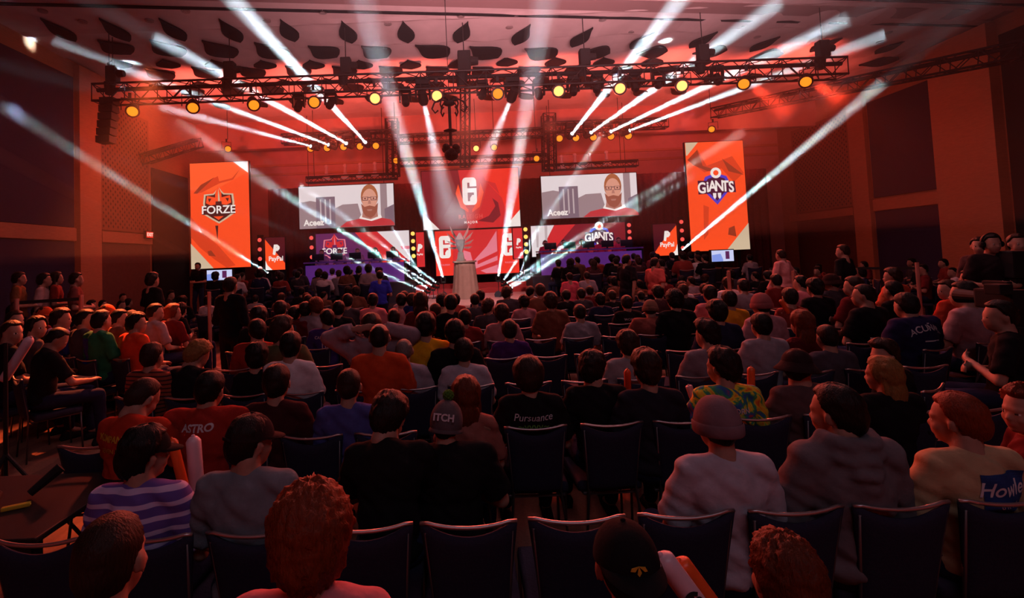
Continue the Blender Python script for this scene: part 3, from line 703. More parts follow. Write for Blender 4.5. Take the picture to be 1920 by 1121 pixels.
# ------------------------------------------------------------------ beams of light: denser haze put in only inside lit cones
m_haze = bpy.data.materials.new('beam_haze'); m_haze.use_nodes = True
nt = m_haze.node_tree; nt.nodes.clear(); out = nt.nodes.new('ShaderNodeOutputMaterial'); vs = nt.nodes.new('ShaderNodeVolumeScatter')
vs.inputs['Density'].default_value = 0.15; vs.inputs['Color'].default_value = (1, 1, 1, 1); vs.inputs['Anisotropy'].default_value = 0.1
nt.links.new(vs.outputs[0], out.inputs['Volume'])
WB = (0.72, 0.88, 1.0)
def beam(p0, p1, r0, r1, energy, color, label, off=0.25):
    p0 = Vector(p0); p1 = Vector(p1); d = (p1 - p0); L = d.length; d.normalize()
    bm = bmesh.new(); n = 20
    frus(bm, p0 + d * (off + .01), p1, r0, r1, n)
    o = bm_obj('beam_haze', bm, m_haze); tag(o, label, 'light beam', 'light beams standing in the haze', 'stuff')
    ang = 2 * math.atan2(r1 - r0, L)
    back = r0 / max(1e-4, math.tan(ang / 2))
    back = min(back, 3.0)
    lo = light('beam_source', 'AREA', p0 + d * off, energy, color, p1, 2 * r0 * .95)
    lo.data.shape = 'DISK'; lo.data.spread = max(math.radians(1.5), 2.0 * math.atan2(r1 - r0 * .6, L))
    return o
BE = 0.038
def B2(px0, py0, Y0_, px1, py1, Y1_, r1, e, label, color=WB, lamp=True, hang=True, r0=0.04):
    p0 = at(px0, py0, Y0_); p1 = at(px1, py1, Y1_)
    if p1.z > 7.3: p1 = at(px1, py1, Y1_ * (7.3 - CAMZ) / (p1.z - CAMZ))
    if lamp: head_lamp(p0, p1, label.replace('beam', 'lamp head throwing the beam'), 'moving heads throwing the white beams', 1.0 if hang else .42, hang)
    beam(p0, p1, r0, r1, e * BE * (3.2 if e <= 140 else 1), color, label, .25 if hang else .115)
YT = 18.5
B2(688, 270, YT, 420, -20, 11.6, 0.25, 1100, 'wide pale beam rising left from the inner left rig')
B2(655, 272, YT, 290, 70, 13.0, 0.22, 700, 'pale beam rising left from the left rig, second from the inside')
B2(623, 274, YT, 100, 80, 13.0, 0.22, 500, 'faint beam rising left from the left rig, third from the inside')
B2(590, 276, YT, 300, 200, 14.0, 0.18, 260, 'faint outermost beam rising left from the left rig')
B2(1070, 254, YT, 1290, -20, 11.6, 0.27, 1000, 'wide pale beam rising right from the inner right rig')
B2(1103, 252, YT, 1460, 5, 12.0, 0.26, 850, 'pale beam rising right from the right rig, second from the inside')
B2(1138, 250, YT, 1590, 35, 12.5, 0.25, 850, 'pale beam rising right from the right rig, third from the inside')
B2(1172, 248, YT, 1660, 65, 13.0, 0.23, 600, 'outermost pale beam rising right from the right rig')
B2(793, 183, 12.4, 845, 420, 16.0, 0.55, 300, 'broad white beam falling from the front truss left of centre', r0=.06)
B2(961, 178, 12.4, 860, 420, 16.0, 0.55, 300, 'broad white beam falling from the front truss right of centre', r0=.06)
YS = 17.6
B2(831, 521, 17.2, 672, -20, 12.6, 0.36, 460, 'tall beam rising from the floor lamps left of the pedestal', hang=False)
B2(934, 519, 17.2, 1025, -20, 12.6, 0.36, 460, 'tall beam rising from the floor lamps right of the pedestal', hang=False)
B2(791, 519, 18.2, 735, 425, 18.0, 0.05, 50, 'short narrow beam rising left beside the amber column', hang=False, r0=.03)
B2(975, 513, 18.2, 1004, 440, 18.0, 0.05, 50, 'short narrow beam rising right beside the amber column', hang=False, r0=.03)
B2(820, 531, YS, 560, 345, 16.0, 0.11, 70, 'oblique beam crossing the left player wall', hang=False)
B2(812, 536, YS, 470, 330, 15.0, 0.12, 60, 'oblique beam passing under the left video screen', hang=False)
B2(803, 541, YS, 330, 225, 13.0, 0.17, 80, 'long oblique beam climbing to the upper left', hang=False)
B2(797, 547, YS, 620, 470, 16.0, 0.10, 50, 'low oblique beam over the left front seats', hang=False)
B2(943, 527, YS, 1130, 250, 15.5, 0.13, 70, 'oblique beam rising right past the right video screen', hang=False)
B2(948, 532, YS, 1395, 245, 14.0, 0.16, 80, 'long oblique beam climbing to the right banner', hang=False)
B2(953, 537, YS, 1300, 330, 15.0, 0.11, 50, 'oblique beam passing under the right video screen', hang=False)
B2(957, 541, YS, 1120, 440, 16.0, 0.10, 50, 'low oblique beam over the right front seats', hang=False)
B2(505, 513, 18.0, -10, 190, 11.0, 0.20, 190, 'long beam from the left floor crossing the left banner', hang=False)
B2(432, 520, 18.0, -10, 285, 11.0, 0.17, 90, 'lower long beam from the left floor toward the side wall', hang=False)
B2(1277, 470, 18.0, 1655, 155, 12.0, 0.20, 520, 'strong white beam from the right floor crossing the right banner', hang=False)
# lamp bars on the floor
m_bar = mat('floor_bar', (0.03, 0.035, 0.05), 0.5)
for pa, pb, lab in (((795, 553), (833, 530), 'slanted black bar of floor lamps left of the pedestal'), ((932, 528), (960, 548), 'slanted black bar of floor lamps right of the pedestal')):
    a = at(pa[0], pa[1], YS - 0.6); c = at(pb[0], pb[1], YS + .2); a.z -= .42; c.z -= .42
    fb = thing('floor_lamp_bar', lab, 'lamp bar', (a + c) / 2)
    d = c - a
    bm = bmesh.new(); frus(bm, -d / 2, d / 2, .13, .13, 8); bm_obj('bar', bm, m_bar, fb)
    bm = bmesh.new(); frus(bm, -d / 2 * .8, Vector((-d.x * .4, 0, .6 - fb.location.z)), .02, .02, 6); frus(bm, d / 2 * .8, Vector((d.x * .4, 0, .6 - fb.location.z)), .02, .02, 6); bm_obj('stand', bm, m_dark, fb)
# inner rigs with their own small lamps
truss('lighting_truss', 'black rear truss over the left player stage', at(530, 262, 18.8), at(745, 253, 18.8), 0.34, 14)
truss('lighting_truss', 'black rear truss over the right player stage', at(1020, 240, 18.8), at(1250, 231, 18.8), 0.34, 14)
truss('lighting_truss', 'black rear truss across centre stage', at(745, 262, 19.2), at(1020, 248, 19.2), 0.30, 18)
for t_ in (truss('lighting_truss', 'dark lower truss over the left video screen', at(575, 338, 19.6), at(745, 330, 19.6), 0.22, 12), truss('lighting_truss', 'dark lower truss over the right video screen', at(1020, 315, 19.6), at(1195, 306, 19.6), 0.22, 12)):
    for x in (.3, 3.0):
        bm = bmesh.new(); frus(bm, (x, 0, .1), (x, 0, 7.99 - t_.location.z), .012, .012, 6); bm_obj('hanging_wire', bm, m_dark, t_)
truss('lighting_truss', 'dark truss just above the centre screen', at(745, 305, 19.6), at(1025, 296, 19.6), 0.28, 18)
truss('truss_tower', 'black truss tower left of the centre screen', at(737, 330, 19.0), at(735, 225, 19.0), 0.45, 8)
truss('truss_tower', 'black truss tower right of the centre screen', at(1030, 320, 19.0), at(1028, 215, 19.0), 0.45, 8)
truss('side_truss', 'dark truss climbing the right side wall to the upper corner', at(1340, 212, 19.5), at(1925, 92, 11.0), 0.36, 24)
truss('side_truss', 'dark short truss beside the left side wall', at(272, 298, 17.0), at(372, 268, 19.5), 0.34, 8)
truss('hanging_truss', 'dark vertical truss hanging behind the centre of the front truss', at(872, 312, 16.5), at(872, 130, 16.5), 0.30, 10)
for k, (x, y) in enumerate(((581, 277), (612, 276), (643, 274), (674, 273), (704, 272), (1050, 258), (1081, 257), (1114, 256), (1147, 254), (1180, 253))):
    p = at(x, y, 18.75); par(p, (p.x * .4, 2, 1), P_A, 'small amber lamp under the %s rear truss, %s from the left' % ('left' if k < 5 else 'right', names[k % 5]), 'small amber lamps on the rear trusses', 1.1)
for x, y, kk, wh in ((858, 279, 0, 'just right of the ornate hanging fixture'), (893, 277, 1, 'bright, right of the vertical centre truss'), (927, 275, 0, 'third right of the ornate fixture'), (425, 278, 0, 'alone above the left banner screen'), (1337, 241, 0, 'alone above the right banner screen'), (742, 300, 0, 'beside the left truss tower'), (1007, 296, 0, 'beside the right truss tower')):
    p = at(x, y, 19.0); t = par(p, (0, 3, 1), P_R if kk else P_A, 'amber rear lamp ' + wh, 'lone rear lamps', 1.0)
    bm = bmesh.new(); frus(bm, (0, .1, .36), (0, .1, H - .01 - p.z), .012, .012, 6); bm_obj('drop_rod', bm, m_dark, t)
# white bodied heads standing over the video screens
m_wh = mat('pale_lamp_body', (0.62, 0.42, 0.45), 0.4)
for k, (x, y) in enumerate(((612, 322), (647, 320), (675, 318), (703, 316), (1053, 303), (1078, 300), (1106, 298), (1137, 295))):
    p = at(x, y, 19.6); t = thing('pale_lamp', 'small pale bodied lamp above the %s video screen, %s from the left' % ('left' if k < 4 else 'right', names[k % 4]), 'lamp', p, group='pale lamps above the video screens')
    bm = bmesh.new(); frus(bm, (0, 0, -.1), (0, 0, .16), .07, .05, 10); ell(bm, (0, 0, .2), (.08, .08, .07), u=10, v=6); bm_obj('head', bm, m_wh, t)
    bm = bmesh.new(); box(bm, (0, 0, -.25), (.28, .2, .08)); box(bm, (0, 0, -.17), (.16, .12, .08)); bm_obj('base', bm, m_wh, t)
# dark fixtures hanging from the front truss
UN = -1
for x, y in ((560, 195), (620, 190), (760, 185), (905, 172), (1010, 172), (1075, 165), (1120, 160), (1190, 158), (1235, 152), (1345, 145)):
    UN += 1; p = at(x, y, 12.6); head_lamp(p - Vector((0, 0, .05)), p + Vector((random.uniform(-1, 1), -1, -2)), 'unlit black lamp head on the front truss, %s from the left' % names[UN], 'unlit lamp heads on the front truss', .8).children[3].hide_render = False
for o in list(bpy.data.objects):
    if o.name.startswith('moving_head_lamp') and o.get('group') == 'unlit lamp heads on the front truss':
        for c in o.children:
            if c.name.startswith('lens'): c.material_slots[0].link = 'OBJECT'; c.material_slots[0].material = m_void
# red haze blooming at the two outermost lamps on the right
for x, y, tx, ty, e in ((1400, 153, 1480, 215, 14), (1517, 149, 1580, 190, 16)):
    beam(at(x, y, 12.2), at(tx, ty, 11.6), .10, .42, e, (1, .05, .02), 'red bloom of haze below a right hand par lamp')
# black hanging ornament at centre
p = at(842, 190, 11.5)
orn = thing('hanging_fixture', 'black ornate hanging fixture with curled arms in front of the centre truss', 'fixture', p)
zb = at(845, 290, 11.5).z - p.z
bm = bmesh.new(); frus(bm, (0, 0, .0), (0, 0, H - p.z), .008, .008, 6); bm_obj('cable', bm, m_dark, orn)
bm = bmesh.new(); frus(bm, (0, 0, -.05), (0, 0, zb + .2), .035, .035, 8); frus(bm, (0, 0, zb * .55), (0, 0, zb * .55 + .05), .16, .03, 12); ell(bm, (0, 0, -.05), (.14, .14, .06)); bm_obj('stem', bm, m_black, orn)
for k in range(6):
    a0 = k * math.pi / 3; pts = [(math.cos(a0) * r_, math.sin(a0) * r_, z_) for r_, z_ in ((.02, 0), (.2, .05), (.34, -.02), (.40, -.16), (.33, -.26), (.26, -.20))]
    bm = bmesh.new(); tube(bm, pts, .02, 6); bm_obj('arm', bm, m_black, orn)
bm = bmesh.new()
for k in range(14):
    a0 = k * 2.4; ell(bm, (math.cos(a0) * .13, math.sin(a0) * .13, zb + .08 + .10 * math.sin(k * 1.7)), (.085, .085, .07), u=8, v=6)
ell(bm, (0, 0, zb), (.16, .16, .14)); bm_obj('bowl', bm, m_black, orn)
# dangling fixture at the left end of the truss
p = at(205, 150, 12.4)
lf = thing('hanging_speaker', 'dark vertical array hanging at the left end of the front truss', 'speaker', p)
for k in range(6): boxo('cabinet', (-0.05 * k * .4, 0, -.55 - k * .19), (.34, .28, .17), m_black, lf, bev=.01)
bm = bmesh.new(); frus(bm, (0, 0, -.45), (0, 0, H - p.z), .012, .012, 6); bm_obj('cable', bm, m_dark, lf)
# ================================================================== FIGURES
m_skin = mat('skin', (0.36, 0.20, 0.145), 0.55, grain=0.06, scale=30)
m_skin_d = mat('dark_skin', (0.14, 0.075, 0.05), 0.5, grain=0.06, scale=30)
m_eye = mat('eye_dark', (0.03, 0.02, 0.02), 0.2); m_eyew = mat('eye_white', (0.7, 0.68, 0.66), 0.3); m_lip = mat('lips', (0.38, 0.14, 0.12), 0.5)
HS = 1.0   # head scale
def head_prims(bm, M):
    """head in its own frame: face +Y, crown +Z"""
    def E(c, r, rot=None):
        ell(bm, M @ Vector(c), [v * HS for v in r], M.to_3x3().normalized() @ (rot or Matrix.Identity(3)), 18, 12)
    def C(a, b, ra, rb): cap(bm, M @ Vector(a), M @ Vector(b), ra * HS, rb * HS, 10)
    E((0, -.012, .03), (.076, .094, .085)); E((0, .030, -.03), (.062, .062, .082)); E((0, .038, -.075), (.044, .044, .036))
    E((0, .066, .022), (.052, .025, .016)); C((0, .084, .0), (0, .096, -.024), .008, .0135)
    E((0, .086, -.052), (.024, .012, .007)); E((0, .084, -.063), (.020, .012, .007)); E((0, .074, -.088), (.016, .014, .014))
    for s in (1, -1):
        E((s * .038, .062, -.03), (.022, .02, .022)); E((s * .030, .074, .004), (.013, .012, .011))
        E((s * .081, -.008, -.006), (.008, .021, .033), Matrix.Rotation(s * R(-22), 3, 'Z'))
        E((s * .084, -.016, .006), (.009, .013, .016), Matrix.Rotation(s * R(-22), 3, 'Z'))
    C((0, -.024, -.05), (0, -.03, -.12), .052, .054)
def hand_prims(bm, wrist, d, n, side):
    """palm with five separate bent fingers; d points along the hand, n out of the palm's back"""
    d = Vector(d).normalized(); n = Vector(n); n = (n - d * n.dot(d)).normalized(); s = d.cross(n) * side
    ell(bm, wrist + d * .045, (.042, .046, .016), Matrix((s, d, n)).transposed(), 12, 8)
    for k, (o, L) in enumerate(((-.030, .066), (-.010, .074), (.010, .070), (.029, .056))):
        a = wrist + d * .082 + s * o; b_ = a + (d * .8 - n * .35).normalized() * L * .5; c = b_ + (d * .4 - n * .9).normalized() * L * .5
        cap(bm, a, b_, .0095, .0085, 7); cap(bm, b_, c, .0085, .0075, 7)
    a = wrist + d * .03 - s * .034; b_ = a + (d * .5 - s * .8 - n * .2).normalized() * .034; c = b_ + (d * .95 - s * .1 - n * .3).normalized() * .028
    cap(bm, a, b_, .012, .010, 7); cap(bm, b_, c, .010, .0085, 7)
_cache = {}
POSES = {
 # name: lean (m forward at shoulder), head yaw, head pitch (deg), roll, hands, bulk
 'calm': dict(lean=.0, yaw=0, pitch=-4, roll=0, arms='lap', bulk=.97),
 'right': dict(lean=.02, yaw=-38, pitch=-6, roll=2, arms='lap', bulk=1.0),
 'left': dict(lean=.0, yaw=32, pitch=-4, roll=-3, arms='cross', bulk=1.0),
 'down': dict(lean=.10, yaw=-18, pitch=-34, roll=4, arms='knees', bulk=1.0),
 'hunch': dict(lean=.20, yaw=-25, pitch=-40, roll=0, arms='knees', bulk=1.0),
 'slim': dict(lean=.0, yaw=6, pitch=-3, roll=3, arms='lap', bulk=.86),
 'broad': dict(lean=.04, yaw=-8, pitch=-12, roll=5, arms='lap', bulk=1.26),
 'behind': dict(lean=-.02, yaw=0, pitch=-6, roll=0, arms='behind', bulk=1.0),
 'profile': dict(lean=.03, yaw=-68, pitch=-4, roll=0, arms='lap', bulk=1.0),
 'profile_left': dict(lean=.05, yaw=62, pitch=-6, roll=0, arms='lap', bulk=1.0),
 'stand': dict(stand=True, lean=.0, yaw=6, pitch=-4, roll=0, arms='front', bulk=1.0),
 'stand_walk': dict(stand=True, lean=.04, yaw=-10, pitch=-5, roll=0, arms='walk', bulk=1.0),
 'stand_side': dict(stand=True, lean=.0, yaw=20, pitch=-4, roll=0, arms='down', bulk=.95),
}
def rig(P):
    """joint positions for one pose; origin on the floor under the seat"""
    J = {}; b = P['bulk']; ln = P['lean']
    if P.get('stand'):
        J['pel'] = Vector((0, 0, .96)); J['che'] = Vector((0, ln * .6, 1.28)); J['nek'] = Vector((0, ln - .01, 1.50)); y0 = ln; zs = 1.44
    else:
        J['pel'] = Vector((0, -.10, .55)); J['che'] = Vector((0, -.13 + ln * .7, .86)); J['nek'] = Vector((0, -.12 + ln * 1.1, 1.055 - ln * .25)); y0 = -.14 + ln; zs = 1.0 - ln * .2
    hd = J['nek'] + Vector((0, .028 + ln * .25, .128 - ln * .12))
    J['head'] = Matrix.Translation(hd) @ (Matrix.Rotation(R(P['yaw']), 4, 'Z') @ Matrix.Rotation(R(P['pitch']), 4, 'X') @ Matrix.Rotation(R(P['roll']), 4, 'Y')) @ Matrix.Scale(HS, 4)
    a = P['arms']
    for s in (1, -1):
        J['sh', s] = Vector((s * .166 * b, y0, zs))
        if a == 'behind':
            J['el', s] = Vector((s * .36, y0 - .02, zs + .12)); J['wr', s] = Vector((s * .12, y0 - .10, zs + .20)); J['hd', s] = (Vector((-s, -.1, .1)), Vector((0, -1, 0)))
        elif a == 'knees':
            J['el', s] = Vector((s * .24 * b, y0 + .14, zs - .26)); J['wr', s] = Vector((s * .07, y0 + .36, .68)); J['hd', s] = (Vector((-s * .5, .8, .1)), Vector((0, .2, 1)))
        elif a == 'cross':
            J['el', s] = Vector((s * .25 * b, y0 + .06, zs - .28)); J['wr', s] = Vector((-s * .03, y0 + .25, zs - .20 - .03 * s)); J['hd', s] = (Vector((-s, .2, .1)), Vector((0, 1, .2)))
        elif a == 'down':
            J['el', s] = Vector((s * .25 * b, y0 - .02, zs - .30)); J['wr', s] = Vector((s * .25 * b, y0 + .05, zs - .56)); J['hd', s] = (Vector((0, .1, -1)), Vector((s, 0, 0)))
        elif a == 'walk':
            J['el', s] = Vector((s * .25 * b, y0 - .06 * s - .02, zs - .29)); J['wr', s] = Vector((s * .25 * b, y0 + .02 - .16 * s, zs - .52)); J['hd', s] = (Vector((0, .3, -1)), Vector((s, 0, 0)))
        elif a == 'front':
            J['el', s] = Vector((s * .25 * b, y0 + .0, zs - .29)); J['wr', s] = Vector((s * .09, y0 + .23, zs - .30)); J['hd', s] = (Vector((-s, .5, .1)), Vector((0, 1, .4)))
        else:
            J['el', s] = Vector((s * .245 * b, y0 + .06, zs - .28)); J['wr', s] = Vector((s * .10, .20, .665)); J['hd', s] = (Vector((-s * .45, .9, -.1)), Vector((0, .1, 1)))
        if P.get('stand'):
            dy = .12 * s if a == 'walk' else .02 * s
            J['hp', s] = Vector((s * .09, 0, .92)); J['kn', s] = Vector((s * .11, .03 + dy * .7, .50)); J['an', s] = Vector((s * .12, -.02 + dy, .09)); J['to', s] = Vector((s * .14, .13 + dy, .035))
        else:
            J['hp', s] = Vector((s * .095, -.08, .55)); J['kn', s] = Vector((s * .15, .36, .53)); J['an', s] = Vector((s * .15, .38, .10)); J['to', s] = Vector((s * .17, .54, .035))
    return J
def fig_part(pose, kind, lod):
    key = (pose, kind, lod)
    if key in _cache: return _cache[key]
    P = POSES[pose]; J = rig(P); b = P['bulk']; bm = bmesh.new(); vx = {0: .0095, 1: .017, 2: .024}[lod]
    g = {'body': 0, 'tee': .010, 'long': .014, 'trousers': .010}.get(kind, 0)
    disp = None
    if kind == 'body':
        head_prims(bm, J['head'])
        cap(bm, J['nek'] + Vector((0, -.012, .03)), J['nek'] + Vector((0, -.02, -.07)), .056, .07, 12)
        cap(bm, J['nek'] + Vector((0, -.012, .06)), J['head'] @ Vector((0, -.02, -.03)), .052, .055, 12)
        ell(bm, J['che'], (.145 * b, .095 * b, .20)); ell(bm, (J['che'] + J['pel']) / 2, (.13 * b, .09 * b, .17)); ell(bm, J['pel'], (.155 * b, .11, .10))
        for s in (1, -1):
            cap(bm, J['nek'] + Vector((0, -.01, -.03)), J['sh', s], .05, .055); cap(bm, J['sh', s], J['el', s], .050 * b, .038 * b); cap(bm, J['el', s], J['wr', s], .040 * b, .026)
            hand_prims(bm, J['wr', s], J['hd', s][0], J['hd', s][1], s)
            cap(bm, J['hp', s], J['kn', s], .075, .052); cap(bm, J['kn', s], J['an', s], .054, .036); cap(bm, J['an', s], J['to', s], .036, .03)
    elif kind in ('tee', 'long', 'hoodie'):
        g = {'tee': .013, 'long': .020, 'hoodie': .028}[kind]
        ell(bm, J['che'] + Vector((0, -.004, .02)), (.155 * b + g, .105 * b + g, .20 + g), u=20, v=12)
        ell(bm, (J['che'] * .45 + J['pel'] * .55), (.145 * b + g, .108 * b + g, .19), u=20, v=12); ell(bm, J['pel'] + Vector((0, 0, .02)), (.16 * b + g, .12 + g, .09), u=16)
        for s in (1, -1):
            cap(bm, J['nek'] + Vector((s * .018, -.018, -.018)), J['sh', s] + Vector((0, 0, .004)), .050 + g * .4, .056 * b + g, 14)
            cap(bm, J['sh', s] + Vector((-s * .03, 0, -.05)), J['che'] + Vector((s * .06, -.01, 0)), .075 * b, .09 * b, 12)
            if kind == 'tee':
                e = J['sh', s].lerp(J['el', s], .82); frus(bm, J['sh', s], e, .056 * b + g, .058 * b + g, 14)
            else:
                cap(bm, J['sh', s], J['el', s], .054 * b + g, .044 * b + g, 14); frus(bm, J['el', s], J['el', s].lerp(J['wr', s], .93), .044 * b + g, .034 + g, 14)
        if kind == 'hoodie':
            nk = J['nek']
            for k in range(9):
                t = math.pi * (k / 8); c0 = nk + Vector((math.cos(t) * .098, -.02 - math.sin(t) * .085, .045 - .012 * math.sin(t)))
                ell(bm, c0, (.042, .034, .034)); ell(bm, c0 + Vector((math.cos(t) * .012, -.022 * math.sin(t), -.058)), (.040, .030, .026))
                ell(bm, c0 + Vector((-math.cos(t) * .014, -.034 * math.sin(t), -.112)), (.038, .028, .024))
            ell(bm, nk + Vector((0, -.125, -.135)), (.062, .034, .05))
        def disp(co, nn):
            q = noise.noise(Vector((co.x * 7, co.y * 7, co.z * 22 + co.x * 14))) * .011 + noise.noise(co * 14) * .005
            return nn * q
    elif kind == 'trousers':
        ell(bm, J['pel'], (.168 * b, .122, .11)); 
        for s in (1, -1):
            cap(bm, J['hp', s], J['kn', s], .088, .066, 14); cap(bm, J['kn', s], J['an', s] + Vector((0, 0, .03)), .068, .052, 14)
        def disp(co, nn): return nn * noise.noise(Vector((co.x * 12, co.y * 12, co.z * 18))) * .006
    elif kind == 'shoes':
        for s in (1, -1):
            a, t = J['an', s], J['to', s]
            cap(bm, Vector((a.x, a.y - .04, .045)), Vector((t.x, t.y, .04)), .044, .040, 10); box(bm, ((a.x + t.x) / 2, (a.y + t.y) / 2 - .02, .014), (.085, .30, .028))
    sm = {0: 4, 1: 2, 2: 1}[lod]
    me = remesh(bm, vx * (1.25 if kind != 'body' else 1.0), sm, disp)
    me.name = kind
    if kind == 'body':
        me.materials.append(m_skin)
        if lod < 2:
            me.materials.append(m_eye); me.materials.append(m_eyew); me.materials.append(m_lip)
            inv = J['head'].inverted()
            for p in me.polygons:
                q = inv @ p.center
                if q.y > .06:
                    for s in (1, -1):
                        dx, dz = q.x - s * .030, q.z - .004
                        if (dx / .012) ** 2 + (dz / .007) ** 2 < 1: p.material_index = 2
                        if dx * dx + dz * dz < .0058 ** 2: p.material_index = 1
                    if (q.x / .022) ** 2 + ((q.z + .057) / .011) ** 2 < 1 and q.y > .08: p.material_index = 3
    _cache[key] = (me, J)
    return _cache[key]
# ---- hair and headwear in head space
def hair_shell(style):
    key = ('hair', style)
    if key in _cache: return _cache[key]
    U, V = 64, 40
    spec = {'short': (.014, .020, .004), 'crop': (.006, .012, .002), 'medium': (.024, .032, .008), 'curly': (.024, .032, .010), 'long': (.022, .026, .006), 'quiff': (.016, .042, .008), 'bald': (.002, .002, 0), 'tied': (.012, .014, .003), 'big': (.034, .040, .012), 'bowl': (.030, .030, .005)}[style]
    side, top, nz_ = spec; c0 = Vector((0, -.012, .03)); bm = bmesh.new(); rows = []
    for j in range(V + 1):
        ph = math.pi * j / V; row = []
        for i in range(U):
            th = 2 * math.pi * i / U
            d = Vector((math.sin(ph) * math.cos(th), math.sin(ph) * math.sin(th), math.cos(ph)))
            f = d.y
            if style in ('long', 'bowl', 'big'): zl = -1.2 if f < .15 else -1.2 + (f - .15) * 3.8
            else: zl = -1.15 if f < -.22 else (-1.15 + (f + .22) / .16 * .95 if f < -.06 else (-.20 if f < .12 else min(.55, -.20 + (f - .12) * 2.2)))
            if style == 'bald': zl = max(zl, -.6 + f); 
            cov = max(0.0, min(1.0, (d.z - zl) / .16)); cov = cov * cov * (3 - 2 * cov)
            if f > .45: zt = .50; cov = min(cov, max(0, min(1, (d.z - zt) / .10 + .5)))
            t = side + (top - side) * max(0, d.z) 
            ang = math.atan2(d.x, -d.y)
            q = noise.noise(Vector((ang * 7, d.z * 2.2, 3.1))) * nz_ * .8 + noise.noise(d * (11 if style in ('curly', 'big') else 3)) * nz_ + noise.noise(Vector((ang * 22, d.z * 4, 7.7))) * nz_ * .35
            if style == 'quiff': t += max(0, d.y) * max(0, d.z) * .04
            base = Vector((d.x * .076, d.y * .094 * (1 + (.40 * max(0, -d.z) if f < 0 else 0)), d.z * .085 * (1.32 if d.z < 0 and f < .0 else 1)))
            if style == 'bald' and d.z > .45 and f > -.6: t = -.012
            tt = (t + q) * cov - .016 * (1 - cov)
            row.append(bm.verts.new(c0 + base + d * tt))
        rows.append(row)
    for j in range(V):
        for i in range(U):
            vs_ = [rows[j][i], rows[j + 1][i], rows[j + 1][(i + 1) % U], rows[j][(i + 1) % U]]
            bm.faces.new(vs_)
    bmesh.ops.remove_doubles(bm, verts=bm.verts, dist=1e-5)
    if style in ('long', 'tied'):
        bm2 = bmesh.new(); me_ = bpy.data.meshes.new('t'); bm.to_mesh(me_); bm2.from_mesh(me_); bpy.data.meshes.remove(me_); bm.free()
        if style == 'long':
            for x_, y_, z_, r_ in ((0, -.085, -.10, .062), (.045, -.07, -.14, .045), (-.045, -.07, -.14, .045), (.03, -.08, -.22, .042), (-.03, -.08, -.22, .042), (0, -.085, -.28, .04), (.07, -.035, -.08, .03), (-.07, -.035, -.08, .03), (.068, -.05, -.2, .026), (-.066, -.05, -.2, .026)):
                ell(bm2, (x_, y_, z_), (r_, r_ * .7, .10))
        else:
            ell(bm2, (0, -.12, .05), (.036, .036, .036)); ell(bm2, (0, -.105, -.04), (.02, .02, .06))
        def disp(co, nn): return nn * (noise.noise(Vector((co.x * 60, co.y * 30, co.z * 5))) * .006)
        me = remesh(bm2, .008, 2, disp)
    else:
        bmesh.ops.recalc_face_normals(bm, faces=bm.faces)
        me = bpy.data.meshes.new('hair'); bm.to_mesh(me); bm.free(); me.polygons.foreach_set('use_smooth', [True] * len(me.polygons))
    _cache[key] = me
    return me
def dome(bm, c, r, zcut, U=36, V=14, rough=0):
    rows = []
    for j in range(V + 1):
        t = j / V; z = 1 - (1 - zcut) * t; rr = math.sqrt(max(0, 1 - z * z)); row = []
        for i in range(U):
            a = 2 * math.pi * i / U; row.append(bm.verts.new((c[0] + r[0] * rr * math.cos(a), c[1] + r[1] * rr * math.sin(a), c[2] + r[2] * z)))
        rows.append(row)
    for j in range(V):
        for i in range(U): bm.faces.new((rows[j][i], rows[j + 1][i], rows[j + 1][(i + 1) % U], rows[j][(i + 1) % U]))
    bmesh.ops.remove_doubles(bm, verts=bm.verts, dist=1e-5)
